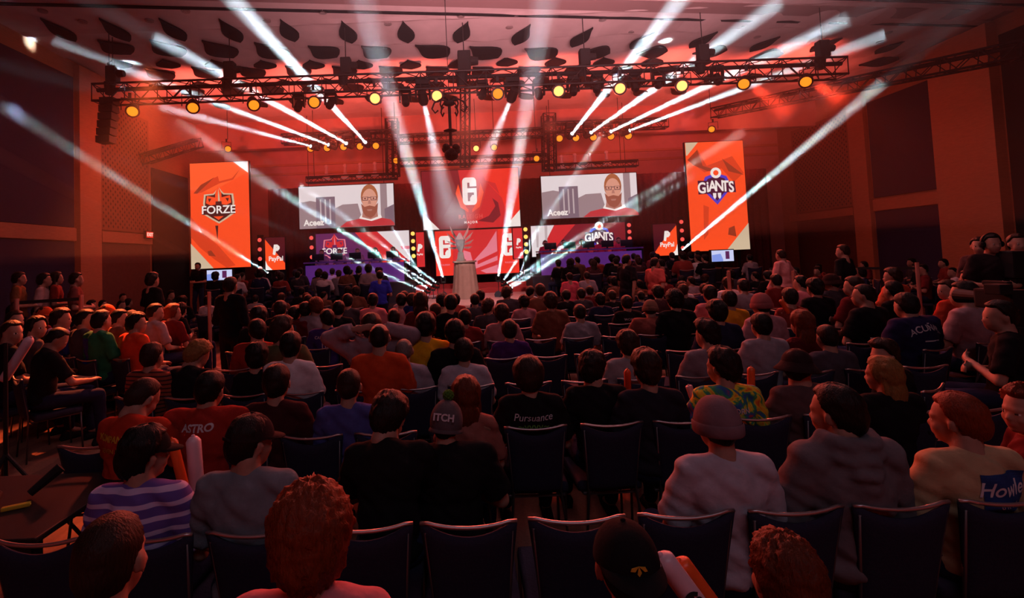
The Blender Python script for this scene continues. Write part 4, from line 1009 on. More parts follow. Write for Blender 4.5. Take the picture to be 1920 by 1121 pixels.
def hat(kind):
    """list of (part name, mesh) for a hat in head space"""
    key = ('hat', kind)
    if key in _cache: return _cache[key]
    out = []
    def fin(bm, nm, solid=.004):
        me = bpy.data.meshes.new(nm); bmesh.ops.recalc_face_normals(bm, faces=bm.faces); bm.to_mesh(me); bm.free()
        me.polygons.foreach_set('use_smooth', [True] * len(me.polygons)); out.append((nm, me))
    if kind in ('cap', 'cap_back'):
        bm = bmesh.new(); dome(bm, (0, -.010, .022), (.092, .112, .112), .05); frus(bm, (0, -.01, .020), (0, -.01, .032), .001, .001, 4); fin(bm, 'crown')
        bm = bmesh.new(); s = 1 if kind == 'cap' else -1; U = 14
        lo = [];
        for lay in (0, .004):
            rr = []
            for i in range(U + 1):
                a = math.pi * i / U; rr.append((Vector((.088 * math.cos(a), s * (.03 + .075 * math.sin(a)) - .01, .030 + lay - .0 * math.sin(a))), Vector((.086 * math.cos(a), s * (.05 + .125 * math.sin(a)) - .01, .022 + lay - .012 * math.sin(a)))))
            lo.append([(bm.verts.new(p), bm.verts.new(q)) for p, q in rr])
        for l_ in lo:
            for i in range(U): bm.faces.new((l_[i][0], l_[i][1], l_[i + 1][1], l_[i + 1][0]))
        for i in range(U): bm.faces.new((lo[0][i][1], lo[0][i + 1][1], lo[1][i + 1][1], lo[1][i][1]))
        fin(bm, 'visor')
        bm = bmesh.new(); ell(bm, (0, -.01, .135), (.008, .008, .005)); fin(bm, 'button')
        if kind == 'cap':
            bm = bmesh.new(); box(bm, (0, -.122, .035), (.06, .006, .014)); fin(bm, 'strap')
    elif kind == 'beanie':
        bm = bmesh.new(); dome(bm, (0, -.012, .015), (.096, .114, .125), -.30); fin(bm, 'crown')
        bm = bmesh.new(); U = 60
        ring = [[bm.verts.new((r_ * (1 + .012 * (i % 2)) * .098 * math.cos(2 * math.pi * i / U), -.012 + r_ * (1 + .012 * (i % 2)) * .116 * math.sin(2 * math.pi * i / U), z_)) for i in range(U)] for r_, z_ in ((1, -.028), (1.05, -.02), (1.05, .018), (1.0, .026))]
        for a_, b_ in zip(ring, ring[1:]):
            for i in range(U): bm.faces.new((a_[i], a_[(i + 1) % U], b_[(i + 1) % U], b_[i]))
        fin(bm, 'cuff')
    elif kind == 'pompom':
        bm = bmesh.new(); dome(bm, (0, -.012, .015), (.098, .116, .13), -.30); fin(bm, 'crown')
        bm = bmesh.new()
        for k in range(40):
            v = Vector((math.sin(k * 2.4) * math.sqrt(1 - (1 - k / 20) ** 2) if abs(1 - k / 20) <= 1 else 0, math.cos(k * 2.4) * math.sqrt(max(0, 1 - (1 - k / 20) ** 2)), 1 - k / 20)) * .026
            ell(bm, Vector((0, -.012, .165)) + v, (.011, .011, .011), u=8, v=5)
        fin(bm, 'pompom')
        bm = bmesh.new(); dome(bm, (0, -.012, -.04), (.101, .118, .05), -.05); fin(bm, 'cuff')
    elif kind == 'bucket':
        bm = bmesh.new(); dome(bm, (0, -.012, .035), (.094, .112, .10), .0); fin(bm, 'crown')
        bm = bmesh.new(); U = 40
        ring = [[bm.verts.new((r_ * math.cos(2 * math.pi * i / U), -.012 + (r_ + .018) * math.sin(2 * math.pi * i / U), z_)) for i in range(U)] for r_, z_ in ((.094, .045), (.112, .018), (.142, -.012), (.140, -.018), (.110, .010), (.092, .035))]
        for a_, b_ in zip(ring, ring[1:]):
            for i in range(U): bm.faces.new((a_[i], a_[(i + 1) % U], b_[(i + 1) % U], b_[i]))
        fin(bm, 'brim')
    elif kind == 'headset':
        bm = bmesh.new(); tube(bm, [(.094 * math.cos(math.pi * k / 12), -.005, .03 + .105 * math.sin(math.pi * k / 12)) for k in range(13)], .009, 6)
        for s in (1, -1): frus(bm, (s * .075, -.005, 0), (s * .108, -.005, 0), .038, .034, 14)
        fin(bm, 'band')
    _cache[key] = out
    return out
SHIRTS = {}
def cloth(r, g, b):
    k = (r, g, b)
    if k not in SHIRTS: SHIRTS[k] = mat('cloth_%d_%d_%d' % k, srgb(r, g, b), 0.92, grain=0.10, scale=18, bump=0.5, spec=0.1)
    return SHIRTS[k]
BLACK = (24, 22, 24); NAVY = (34, 36, 62); CHAR = (62, 56, 62); GREY = (140, 128, 134); WHITE = (212, 200, 204); MAROON = (92, 26, 30); REDC = (176, 44, 34); ORNG = (210, 84, 34)
YEL = (226, 160, 30); BLUE = (56, 62, 160); PURP = (66, 34, 110); GREEN = (40, 110, 74); BROWN = (104, 68, 52); TAN = (178, 140, 110); PINK = (200, 116, 122); DENIM = (82, 92, 140); OLIVE = (86, 84, 56)
HAIRC = {'black': (22, 17, 17), 'brown': (58, 36, 26), 'dark': (36, 25, 22), 'auburn': (120, 52, 26), 'blond': (168, 120, 66), 'grey': (150, 140, 136), 'red': (150, 62, 30)}
def hairm(c):
    return mat('hair_' + c, [v * .55 for v in srgb(*HAIRC[c])], 0.5, grain=0.25, scale=40, stretch=(4, 4, 1), bump=0.5, spec=0.18)
def person(loc, rz, s, pose='calm', shirt=BLACK, top='tee', hair='short', hc='dark', hatk=None, hatc=BLACK, lod=1, label='', group=None, trousers=NAVY, skin=None, cat='person', hat_solo=True, shirt_mat=None):
    t = thing('person', label, cat, loc, rz, group); t.scale = (s, s, s)
    me, J = fig_part(pose, 'body', lod); o = link('body', me, t)
    if skin is not None: o.material_slots[0].link = 'OBJECT'; o.material_slots[0].material = skin
    o['label'] = None; del o['label']
    mesh, _ = fig_part(pose, top, lod)
    names = {'tee': 'shirt', 'long': 'long_sleeved_top', 'hoodie': 'hooded_top'}
    sh = link_m(names[top], mesh, t, shirt_mat or cloth(*shirt))
    if lod < 2 or POSES[pose].get('stand'):
        link_m('trousers', fig_part(pose, 'trousers', lod)[0], t, cloth(*trousers))
        if lod < 2 or POSES[pose].get('stand'): link_m('shoes', fig_part(pose, 'shoes', max(lod, 1))[0], t, cloth(30, 28, 30))
    else:
        link_m('trousers', fig_part(pose, 'trousers', lod)[0], t, cloth(*trousers))
    H_ = J['head']
    if hair:
        h = link_m('hair', hair_shell(hair), t, hairm(hc)); h.matrix_local = H_
        if hatk: h.scale = [v * .985 for v in h.scale]
    if hatk:
        parts_ = hat(hatk); first = None
        for nm, me_ in parts_:
            hm = cloth(*hatc)
            if nm == 'pompom': hm = cloth(70, 110, 40)
            if nm == 'cuff' and hatk == 'pompom': hm = cloth(90, 78, 82)
            if first is None:
                first = link_m({'cap': 'cap', 'cap_back': 'cap', 'beanie': 'beanie', 'pompom': 'beanie', 'bucket': 'bucket_hat', 'headset': 'headset'}[hatk], me_, t, hm); first.matrix_local = H_
            else: link_m(nm, me_, first, hm)
    return t, sh, J
def link_m(name, me, parent, m):
    o = bpy.data.objects.new(name, me); COL.objects.link(o); o.parent = parent
    if len(me.materials) == 0: me.materials.append(m)
    if me.materials[0] != m: o.material_slots[0].link = 'OBJECT'; o.material_slots[0].material = m
    return o
# ---- chairs
m_cf = mat('chair_fabric', srgb(35, 34, 55), 0.85, grain=0.12, scale=90, bump=0.2, spec=0.25)
m_cm = mat('chair_metal', (0.45, 0.38, 0.38), 0.35, 0.85)
m_cl = mat('chair_metal_shaded', (0.10, 0.085, 0.09), 0.4, 0.7)  # chair metal darkened as shade; only the top rail keeps the lit tone
def wtop(z): t = max(0, (z - .46) / .40); return .158 + .040 * t ** 1.3
def yback(z, x=0): t = (z - .46) / .41; return -.235 - .065 * t - .02 * (1 - (x / .2) ** 2) * 1
def chair_meshes():
    P = {}
    # backrest: padded panel with a dipped top edge
    bm = bmesh.new(); nx_, nz_ = 14, 12; G = [[], []]
    for lay in (0, 1):
        for j in range(nz_ + 1):
            row = []
            for i in range(nx_ + 1):
                u = -1 + 2 * i / nx_
                zt = .868 - .050 * max(0, 1 - (u / .86) ** 2) ** 1.0
                z = .44 + (zt - .44) * j / nz_; x = u * wtop(z)
                e = max(abs(u), abs(2 * j / nz_ - 1)); th = .021 * (1 - max(0, (e - .75) / .25) ** 2 * .75)
                row.append(bm.verts.new((x, yback(z, x) + (th if lay else -th), z)))
            G[lay].append(row)
    for lay in (0, 1):
        for j in range(nz_):
            for i in range(nx_):
                q = (G[lay][j][i], G[lay][j][i + 1], G[lay][j + 1][i + 1], G[lay][j + 1][i]); bm.faces.new(q if lay == 0 else q[::-1])
    for j in range(nz_):
        for i, f_ in ((0, 1), (nx_, 0)): 
            q = (G[0][j][i], G[0][j + 1][i], G[1][j + 1][i], G[1][j][i]); bm.faces.new(q if f_ else q[::-1])
    for i in range(nx_):
        for j in (0, nz_): bm.faces.new((G[0][j][i], G[0][j][i + 1], G[1][j][i + 1], G[1][j][i]))
    bmesh.ops.recalc_face_normals(bm, faces=bm.faces)
    P['backrest'] = (bm, m_cf)
    bm = bmesh.new(); pts = []
    for k in range(13):
        u = -1 + k / 6; pts.append((u * .198, yback(.87, u * .198), .884 - .026 * (1 - u * u) ** .8 - (.012 if abs(u) > .99 else 0)))
    tube(bm, pts, .0085, 8); P['top_rail'] = (bm, m_cm)
    bm = bmesh.new()
    box(bm, (0, .01, .445), (.42, .43, .07), bev=.025); P['seat'] = (bm, m_cf)
    for nm, pts in (('leg', [(-.20, .20, .42), (-.205, .22, 0)]), ('leg.', [(.20, .20, .42), (.205, .22, 0)]),
                    ('leg..', [(-.176, yback(.87, .176), .84), (-.150, yback(.46, .15) + .0, .46), (-.195, -.27, 0)]), ('leg...', [(.176, yback(.87, .176), .84), (.150, yback(.46, .15), .46), (.195, -.27, 0)])):
        bm = bmesh.new(); tube(bm, pts, .009, 8); P[nm] = (bm, m_cl)
    bm = bmesh.new(); tube(bm, [(-.2, .2, .41), (.2, .2, .41), (.175, -.22, .41), (-.175, -.22, .41), (-.2, .2, .41)], .010, 6); P['seat_frame'] = (bm, m_cl)
    out = []
    for nm, (bm, m) in P.items():
        me = bpy.data.meshes.new(nm.rstrip('.')); bm.to_mesh(me); bm.free(); me.materials.append(m)
        me.polygons.foreach_set('use_smooth', [nm != 'seat_frame'] * len(me.polygons)); out.append((nm.rstrip('.'), me))
    return out
CH = chair_meshes()
def chair_far():
    bm = bmesh.new()
    for nm, me in CH:
        if nm in ('backrest', 'seat', 'top_rail'): 
            bm.from_mesh(me)
    for sx in (1, -1): frus(bm, (sx * .2, .21, 0), (sx * .2, .2, .42), .012, .012, 6); frus(bm, (sx * .195, -.27, 0), (sx * .17, -.25, .46), .012, .012, 6)
    me = bpy.data.meshes.new('chair_far'); bm.to_mesh(me); bm.free(); me.materials.append(m_cf); return me
CHF = None
NCH = 0
def chair(x, y, rz=0, lod=0, label='navy fabric banquet chair with a dipped metal top rail', group='banquet chairs in the audience', s=1.0):
    t = thing('banquet_chair', label, 'chair', (x, y, 0), rz, group); t.scale = (s, s, s)
    for nm, me in CH:
        if lod == 2 and nm in ('leg', 'seat_frame') : continue
        link(nm, me, t)
    if lod == 2:
        global CHF
        if CHF is None:
            bm = bmesh.new()
            for sx in (1, -1): frus(bm, (sx * .2, .21, 0), (sx * .2, .2, .42), .012, .012, 6); frus(bm, (sx * .195, -.27, 0), (sx * .17, -.25, .46), .012, .012, 6)
            CHF = bpy.data.meshes.new('legs'); bm.to_mesh(CHF); bm.free(); CHF.materials.append(m_cl)
        link('leg_frame', CHF, t)
    return t
# ================================================================== AUDIENCE
def hz(px): return 484 - 0.0419 * (px - 850)
SEAT_TOP = 1.315
def face_stage(x, y): return -math.atan2(0.6 - x, 18.0 - y)
ROWH = [1.42, 2.3, 3.4, 4.5, 5.6, 6.7, 7.8, 8.9, 10.0, 11.1]
TOPH = {'hunch': 1.10, 'down': 1.21, 'broad': 1.27}
LISTED = []
def sit(px, ytop, row, label, pose='calm', rz=0.0, extra_h=0.0, ch=False, **k):
    """seat a person whose crown shows at photo pixel (px, ytop); row picks the distance"""
    Y = ROWH[row] if isinstance(row, int) else row
    p = at(px, ytop, Y); hgt = TOPH.get(pose, 1.30) + extra_h
    s = max(.88, min(1.13, p.z / hgt))
    lod = 0 if Y < 4.0 else (1 if Y < 8.5 else 2)
    ox, oy = 0.0, -.09
    loc = (p.x - (ox * math.cos(rz) - oy * math.sin(rz)) * s, Y - (ox * math.sin(rz) + oy * math.cos(rz)) * s, 0)
    t, sh, J = person(loc, rz, s, pose, lod=lod, label=label, **k)
    LISTED.append((loc[0], loc[1]))
    if ch: chair(loc[0], loc[1], rz, 0 if Y < 9 else 2, *(ch if isinstance(ch, tuple) else ()))
    return t, sh, J
def print_on(t, sh, txt, size, z, m, x=0.0, arc=0.0, spacing=1.0, weight=0.0, shear=0, sx=1.0, name='lettering'):
    """flat lettering pressed on the back of a shirt"""
    me = sh.data; bv = BVHTree.FromPolygons([v.co for v in me.vertices], [p.vertices[:] for p in me.polygons])
    tm = text_mesh(txt, size, weight, ext=0.0, spacing=spacing, shear=shear)
    bm = bmesh.new(); bm.from_mesh(tm); bmesh.ops.triangulate(bm, faces=bm.faces)
    bmesh.ops.subdivide_edges(bm, edges=[e for e in bm.edges if e.calc_length() > .02], cuts=1)
    for v in bm.verts:
        X, Z = v.co.x * sx + x, v.co.y + z
        Z -= arc * (X - x) ** 2
        h = bv.ray_cast(Vector((X, -2, Z)), Vector((0, 1, 0)))
        yy = h[0].y - .004 if h[0] is not None else -.3
        v.co = (X, yy, Z)
    for f in bm.faces:
        if f.normal.y > 0: f.normal_flip()
    bm.to_mesh(tm); bm.free()
    return link_m(name, tm, sh, m)
def patch_on(sh, pts, m, name='print_patch', off=.003):
    me = sh.data; bv = BVHTree.FromPolygons([v.co for v in me.vertices], [p.vertices[:] for p in me.polygons])
    (x0, z0), (x1, z1) = pts; n = 14; bm = bmesh.new(); V = []
    for j in range(n + 1):
        r_ = []
        for i in range(n + 1):
            X = x0 + (x1 - x0) * i / n; Z = z0 + (z1 - z0) * j / n
            h = bv.ray_cast(Vector((X, -2, Z)), Vector((0, 1, 0)))
            r_.append(bm.verts.new((X, (h[0].y if h[0] is not None else -.2) - off, Z)))
        V.append(r_)
    for j in range(n):
        for i in range(n): bm.faces.new((V[j][i], V[j][i + 1], V[j + 1][i + 1], V[j + 1][i]))
    me = bpy.data.meshes.new(name); bm.to_mesh(me); bm.free()
    return link_m(name, me, sh, m)
# special cloth
def striped(name, c1, c2, scale, axis='Z'):
    m = mat(name, c1, .9); nt = m.node_tree; b = nt.nodes['Principled BSDF']; tc = nt.nodes.new('ShaderNodeTexCoord')
    wv = nt.nodes.new('ShaderNodeTexWave'); wv.bands_direction = axis; wv.inputs['Scale'].default_value = scale; wv.inputs['Distortion'].default_value = .6
    rp = nt.nodes.new('ShaderNodeValToRGB'); rp.color_ramp.interpolation = 'CONSTANT'
    rp.color_ramp.elements[0].color = (*c1, 1); rp.color_ramp.elements[1].color = (*c2, 1); rp.color_ramp.elements[1].position = .72
    nt.links.new(tc.outputs['Object'], wv.inputs[0]); nt.links.new(wv.outputs['Fac'], rp.inputs[0]); nt.links.new(rp.outputs[0], b.inputs['Base Color']); return m
m_str = striped('striped_purple_cloth', srgb(96, 76, 150), srgb(196, 176, 214), 5.5)
m_str2 = striped('striped_orange_cloth', srgb(150, 70, 50), srgb(60, 30, 30), 9)
m_tie = mat('tie_dye_cloth', srgb(200, 120, 30), .9); nt = m_tie.node_tree; b = nt.nodes['Principled BSDF']
tc = nt.nodes.new('ShaderNodeTexCoord'); nz = nt.nodes.new('ShaderNodeTexNoise'); nz.inputs['Scale'].default_value = 6; nz.inputs['Distortion'].default_value = 2.5
rp = nt.nodes.new('ShaderNodeValToRGB'); els = rp.color_ramp.elements
els[0].position = .3; els[0].color = (*srgb(170, 40, 50), 1); els[1].position = .7; els[1].color = (*srgb(220, 90, 30), 1)
for pos, c in ((.42, (40, 90, 150)), (.5, (60, 150, 80)), (.57, (225, 200, 50))):
    e = els.new(pos); e.color = (*srgb(*c), 1)
nt.links.new(tc.outputs['Object'], nz.inputs[0]); nt.links.new(nz.outputs['Fac'], rp.inputs[0]); nt.links.new(rp.outputs[0], b.inputs['Base Color'])
m_txt = mat('white_print', srgb(200, 190, 195), .8); m_txty = mat('yellow_print', srgb(200, 150, 40), .8); m_txtg = mat('green_print', srgb(90, 150, 60), .8); m_txtk = mat('black_print', srgb(30, 30, 30), .8)

# ---- row nearest the camera
sit(212, 968, 0, 'short brown haired person at the lower left, only head and neck showing', hair='crop', hc='brown', shirt=CHAR)
sit(583, 925, 0, 'person with big curly auburn hair and pink shirt at the bottom edge', hair='big', hc='red', shirt=PINK, pose='calm')
t, sh, J = sit(1168, 985, 0, 'person in a black cap with a small pale emblem at the bottom edge', hair='crop', hc='dark', hatk='cap_back', hatc=BLACK, shirt=BLACK)
hatp = [c for c in t.children if c.name.startswith('cap')][0]
for k in range(3):
    bm = bmesh.new(); a = R(90 + (k - 1) * 62); d = Vector((math.cos(a), 0, math.sin(a) * -1)); q = Vector((0, -.1235, .062))
    prism(bm, [q, q + d * .020 + Vector((d.z * .005, 0, -d.x * .005)), q + d * .026, q + d * .016 - Vector((d.z * .007, 0, -d.x * .007))], (0, -.002, 0)); bm_obj('emblem', bm, m_txty, hatp)
sit(1462, 1018, 0, 'person with messy auburn hair at the bottom edge, head tilted', hair='curly', hc='auburn', shirt=CHAR, pose='slim')
# ---- second row
sit(268, 806, 1, 'person in a purple striped shirt and black cap seen from behind at the left', pose='right', hair='medium', hc='black', hatk='cap', hatc=BLACK, shirt_mat=m_str)
sit(466, 781, 1, 'person in a grey shirt and black backwards cap with pale strap', pose='right', hair='short', hc='dark', hatk='cap', hatc=(40, 26, 28), shirt=(112, 116, 124))
sit(722, 754, 2.55, 'person with spiky dark hair in black looking down', pose='down', hair='medium', hc='dark', shirt=BLACK, extra_h=.06)
t, sh, J = sit(835, 748, 2.75, 'broad person in black with a grey knitted beanie topped by a green pompom', pose='broad', hair='short', hc='dark', hatk='pompom', hatc=(88, 80, 84), shirt=BLACK, extra_h=.06)
be = [c for c in t.children if c.name.startswith('beanie')][0]
tm = text_mesh('ITCH', .055, .002, ext=.002); o = link_m('lettering', tm, be, m_txt); o.location = (0, -.128, .045); o.rotation_euler = (R(82), 0, 0)
sit(1340, 757, 1, 'person in a plain white shirt and grey knit cap seen from behind', pose='calm', hair='crop', hc='dark', hatk='beanie', hatc=(122, 96, 102), shirt=(176, 166, 176), extra_h=-.02)
sit(1560, 716, 1, 'dark haired person in a grey hooded top seen from behind', pose='left', top='hoodie', hair='short', hc='dark', shirt=(104, 96, 100), extra_h=.02)
t, sh, J = sit(1787, 740, 1, 'ginger short haired person in a beige shirt with a blue lettered back print', pose='left', hair='short', hc='red', shirt=(176, 146, 112))
patch_on(sh, ((-.05, .84), (.17, .995)), mat('print_blue', srgb(30, 56, 110), .8)); print_on(t, sh, 'Howler', .085, .93, m_txt, x=.06, shear=.3, weight=.001)
print_on(t, sh, 'BROS', .03, .865, m_txt, x=.06, spacing=1.6)
# right edge person
sit(1916, 728, 2.5, 'curly haired person at the right edge facing the aisle', pose='left', rz=R(62), hair='curly', hc='auburn', shirt=MAROON, ch=('navy banquet chair at the right edge under the curly haired person', 'side aisle chairs'))
# ---- third row
t, sh, J = sit(238, 748, 3.1, 'hunched person in a red jersey with yellow lettering at the left', pose='down', rz=R(-8), hair='crop', hc='brown', shirt=(170, 50, 30), extra_h=-.03)
print_on(t, sh, 'KOMPANIEROS', .05, .965, m_txty, spacing=.95, weight=.0015); print_on(t, sh, 'SEVEN LANDS', .036, .90, m_txty)
t, sh, J = sit(387, 690, 3.3, 'person in a red shirt with a white word across the shoulders and a dark headband', pose='broad', hair='short', hc='black', shirt=(150, 40, 32), extra_h=.06)
print_on(t, sh, 'ASTRO', .062, .985, m_txt, weight=.002)
sit(519, 686, 2, 'dark haired person in a dark red top, third row left of centre', hair='short', hc='dark', shirt=(58, 24, 26))
sit(654, 693, 2, 'light brown haired person in a blue shirt, third row', hair='crop', hc='brown', shirt=(74, 74, 134))
sit(872, 708, 3.2, 'person with long straight dark red hair beside the beanie wearer', pose='slim', hair='long', hc='auburn', shirt=(150, 90, 80))
t, sh, J = sit(989, 672, 2, 'brown haired person in a black shirt with a small coloured back print', hair='bowl', hc='brown', shirt=BLACK)
print_on(t, sh, 'Pursuance', .062, .945, m_txt, shear=.25); print_on(t, sh, '~vvvv~', .07, .89, m_txtg); 
sit(1112, 661, 3.6, 'dark haired person in black turning the head right, third row centre', pose='right', hair='medium', hc='dark', shirt=BLACK)
sit(1210, 663, 2, 'person with swept brown hair in a dark navy shirt, third row centre', pose='calm', hair='quiff', hc='brown', shirt=(36, 34, 44))
t, sh, J = sit(1350, 656, 2, 'person in a bright tie dye shirt, third row right of centre', pose='left', hair='medium', hc='dark', shirt_mat=m_tie)
print_on(t, sh, 'REBORN', .05, .93, m_txt, weight=.001)
sit(1497, 657, 2, 'person in a dark bucket hat and brown shirt, third row right', pose='right', hair='short', hc='dark', hatk='bucket', hatc=(40, 26, 28), shirt=(88, 66, 66))
sit(1650, 672, 3.3, 'person with long wavy blond hair, third row right', pose='left', hair='long', hc='blond', shirt=BLACK, skin=m_skin)
# ---- fourth row
C4 = 3
sit(482, 645, C4, 'dark haired person in black, fourth row left', pose='slim', hair='medium', hc='black', shirt=BLACK)
t, sh, J = sit(545, 613, C4, 'dark haired person in a plain white shirt, fourth row left', hair='short', hc='black', shirt=WHITE, extra_h=.05)
sit(757, 634, C4, 'bald grey haired person in a pale grey shirt near the centre', hair='bald', hc='grey', shirt=(150, 140, 150))
sit(869, 636, C4, 'short dark haired person in a white shirt near the centre', hair='short', hc='dark', shirt=(176, 166, 176))
sit(1174, 612, C4, 'person with wavy brown hair in a pale shirt with a small mark', hair='medium', hc='brown', shirt=(150, 136, 140), extra_h=.05)
sit(1322, 590, C4, 'tall dark haired person in a grey shirt, fourth row right', pose='left', hair='quiff', hc='dark', shirt=(126, 110, 116), extra_h=.07)
sit(1424, 583, 4.9, 'person with neat black hair in a light grey shirt, right of centre', hair='short', hc='black', shirt=(150, 138, 146), extra_h=.03)
sit(1547, 602, C4, 'person with a faded crop in a dark grey shirt, right side', hair='crop', hc='dark', shirt=(74, 66, 74), extra_h=.04)
sit(1672, 640, 3.9, 'person with shaved sides turning left, right side aisle', pose='profile_left', rz=R(30), hair='quiff', hc='brown', shirt=BLACK, ch=('navy banquet chair at the right aisle under the person with shaved sides', 'side aisle chairs'))
sit(350, 650, C4, 'person with light curly hair in a dark top, left side', pose='down', hair='curly', hc='blond', shirt=BLACK, rz=R(-15), extra_h=.04)
sit(287, 636, 4.6, 'brown haired person in a striped orange shirt, left side', hair='short', hc='brown', shirt_mat=m_str2, rz=R(-12), extra_h=.04, ch=('navy banquet chair behind the striped orange shirt', 'single chairs'))
# ---- fifth row and beyond, listed one by one
LST = [
 (486, 577, 5, 'dark wavy haired person in black, fifth row left', 'calm', 'medium', 'black', BLACK),
 (482, 600, 4, 'dark haired person in a red jacket, fifth row left', 'left', 'short', 'black', (150, 50, 38)),
 (529, 595, 4.9, 'person with brown hair in an olive top, fifth row left', 'right', 'medium', 'brown', OLIVE),
 (526, 565, 6, 'short haired person in black, sixth row left', 'calm', 'short', 'dark', BLACK),
 (552, 575, 6, 'person in a dark cap, sixth row left', 'calm', 'short', 'dark', CHAR),
 (573, 567, 6, 'person in maroon next to the curly blond one', 'calm', 'short', 'dark', MAROON),
 (592, 560, 6, 'person with curly light hair and white shirt, sixth row left', 'left', 'curly', 'auburn', GREY),
 (613, 581, 5, 'dark haired person in a purple jersey with pale lettering', 'left', 'short', 'black', (60, 46, 112)),
 (635, 565, 6, 'dark haired person in black beside the raised arms', 'calm', 'short', 'black', BLACK),
 (652, 552, 7, 'dark haired person in a dark top before the left stage front', 'calm', 'short', 'black', CHAR),
 (697, 590, 4.9, 'person in a grey hooded top with both hands behind the head', 'behind', 'short', 'brown', (140, 120, 128)),
 (699, 551, 7, 'dark haired person in a pink shirt near the stage edge', 'calm', 'short', 'black', PINK),
 (711, 606, 4.4, 'balding person in an orange shirt left of centre', 'calm', 'bald', 'dark', (196, 70, 34)),
 (752, 551, 7, 'dark haired person in a pale shirt at the stage edge', 'calm', 'short', 'black', (180, 120, 120)),
 (773, 552, 7, 'person in a navy hooded top at the stage edge', 'calm', 'medium', 'brown', (30, 34, 90)),
 (788, 549, 7.4, 'person with long brown hair at the stage edge', 'slim', 'long', 'brown', MAROON),
 (797, 587, 4.9, 'dark haired person in a bright yellow shirt', 'calm', 'short', 'black', YEL),
 (816, 570, 6, 'brown haired person in a dark navy top behind the yellow shirt', 'calm', 'short', 'brown', NAVY),
 (828, 552, 7, 'curly dark haired person in a tan shirt before the pedestal', 'calm', 'curly', 'black', TAN),
 (844, 553, 7.4, 'small dark haired person before the pedestal', 'slim', 'short', 'black', BLACK),
 (852, 600, 4.7, 'person in a dark cap and black shirt at the centre', 'calm', 'short', 'black', BLACK),
 (871, 581, 5, 'dark haired person in a red and white jersey at the centre', 'calm', 'short', 'black', (120, 36, 36)),
 (890, 551, 7, 'person with cropped hair and dark jacket below the pedestal', 'calm', 'crop', 'dark', CHAR),
 (940, 572, 5, 'person with brown wavy hair in white, right of the pedestal line', 'calm', 'medium', 'brown', (170, 120, 120)),
 (954, 601, 4, 'dark haired person in a deep purple shirt near the centre', 'calm', 'short', 'dark', (62, 34, 96)),
 (982, 555, 7, 'dark haired person in a light pink top right of the pedestal', 'calm', 'medium', 'black', (160, 110, 116)),
 (1012, 533, 9.4, 'person with dark hair high in the middle right rows', 'calm', 'short', 'brown', BROWN),
 (1031, 550, 7.4, 'person with brown hair in a tan shirt, middle right', 'calm', 'medium', 'brown', BROWN),
 (1061, 544, 8, 'dark haired person in black, middle right', 'calm', 'short', 'black', BLACK),
 (1086, 571, 5, 'short haired person in a pale grey shirt, middle right', 'calm', 'crop', 'dark', (140, 132, 140)),
 (1089, 541, 8, 'tall person with dark hair behind the grey shirt', 'calm', 'short', 'dark', CHAR),
 (1105, 537, 9, 'person in a dark red top behind, middle right', 'calm', 'short', 'dark', MAROON),
 (1124, 551, 7, 'person with bushy hair in navy, middle right', 'calm', 'medium', 'dark', NAVY),
 (1147, 545, 8, 'person in a dark shirt, right of the bushy hair', 'calm', 'short', 'brown', BLACK),
 (1174, 555, 6, 'person in black with a printed back, middle right', 'calm', 'short', 'dark', BLACK),
 (1201, 546, 8, 'person with cropped hair in a dark navy shirt, right', 'calm', 'crop', 'dark', NAVY),
 (1221, 567, 5, 'person in a brown shirt and close fitting cap, middle right', 'broad', 'crop', 'brown', (122, 66, 58)),
 (1263, 545, 6.6, 'curly dark haired person in black, right of the brown shirt', 'calm', 'curly', 'black', BLACK),
 (1329, 536, 7.4, 'dark haired person in a pink shirt, right half', 'calm', 'short', 'black', (180, 110, 112)),
 (1365, 546, 6.8, 'dark haired person in a yellow shirt, right half', 'calm', 'short', 'black', (200, 140, 30)),
 (1342, 565, 5.6, 'dark haired person in a dark navy shirt, right half', 'calm', 'medium', 'black', NAVY),
 (1425, 552, 5.8, 'person in a knit cap and pink shirt, right half', 'calm', 'crop', 'dark', (168, 126, 132)),
 (1453, 515, 9.6, 'dark haired person in a maroon shirt, right half', 'calm', 'short', 'black', (98, 36, 34)),
 (1500, 584, 4.9, 'person with long curly reddish hair, right half', 'slim', 'long', 'auburn', MAROON),
 (1499, 518, 8.6, 'dark haired person in a pink shirt beside the maroon one', 'left', 'short', 'black', PINK),
 (1525, 524, 7.4, 'dark haired person in a black shirt, far right rows', 'calm', 'medium', 'black', BLACK),
 (1556, 515, 8.2, 'person in a dark wide hat, far right rows', 'left', 'short', 'black', CHAR),
 (1597, 520, 7.0, 'brown haired person turning left, far right rows', 'left', 'short', 'brown', MAROON),
 (1616, 534, 5.9, 'short haired person in a black shirt, far right rows', 'left', 'crop', 'dark', BLACK),
 (1670, 504, 8.4, 'person with wavy hair in an orange top leaning on the barrier, right', 'left', 'medium', 'brown', (190, 90, 60)),
 (1671, 528, 6.9, 'dark haired person below the orange top, far right', 'calm', 'short', 'black', BLACK),
 (1786, 524, 6.6, 'person in an orange red shirt looking left, far right', 'profile_left', 'short', 'brown', (180, 60, 40)),
 (1803, 527, 5.4, 'dark haired person in a light grey shirt, far right', 'left', 'short', 'dark', (165, 130, 134)),
 (1826, 498, 7.6, 'person with neat dark hair near the camera tripod', 'profile_left', 'short', 'dark', MAROON),
]
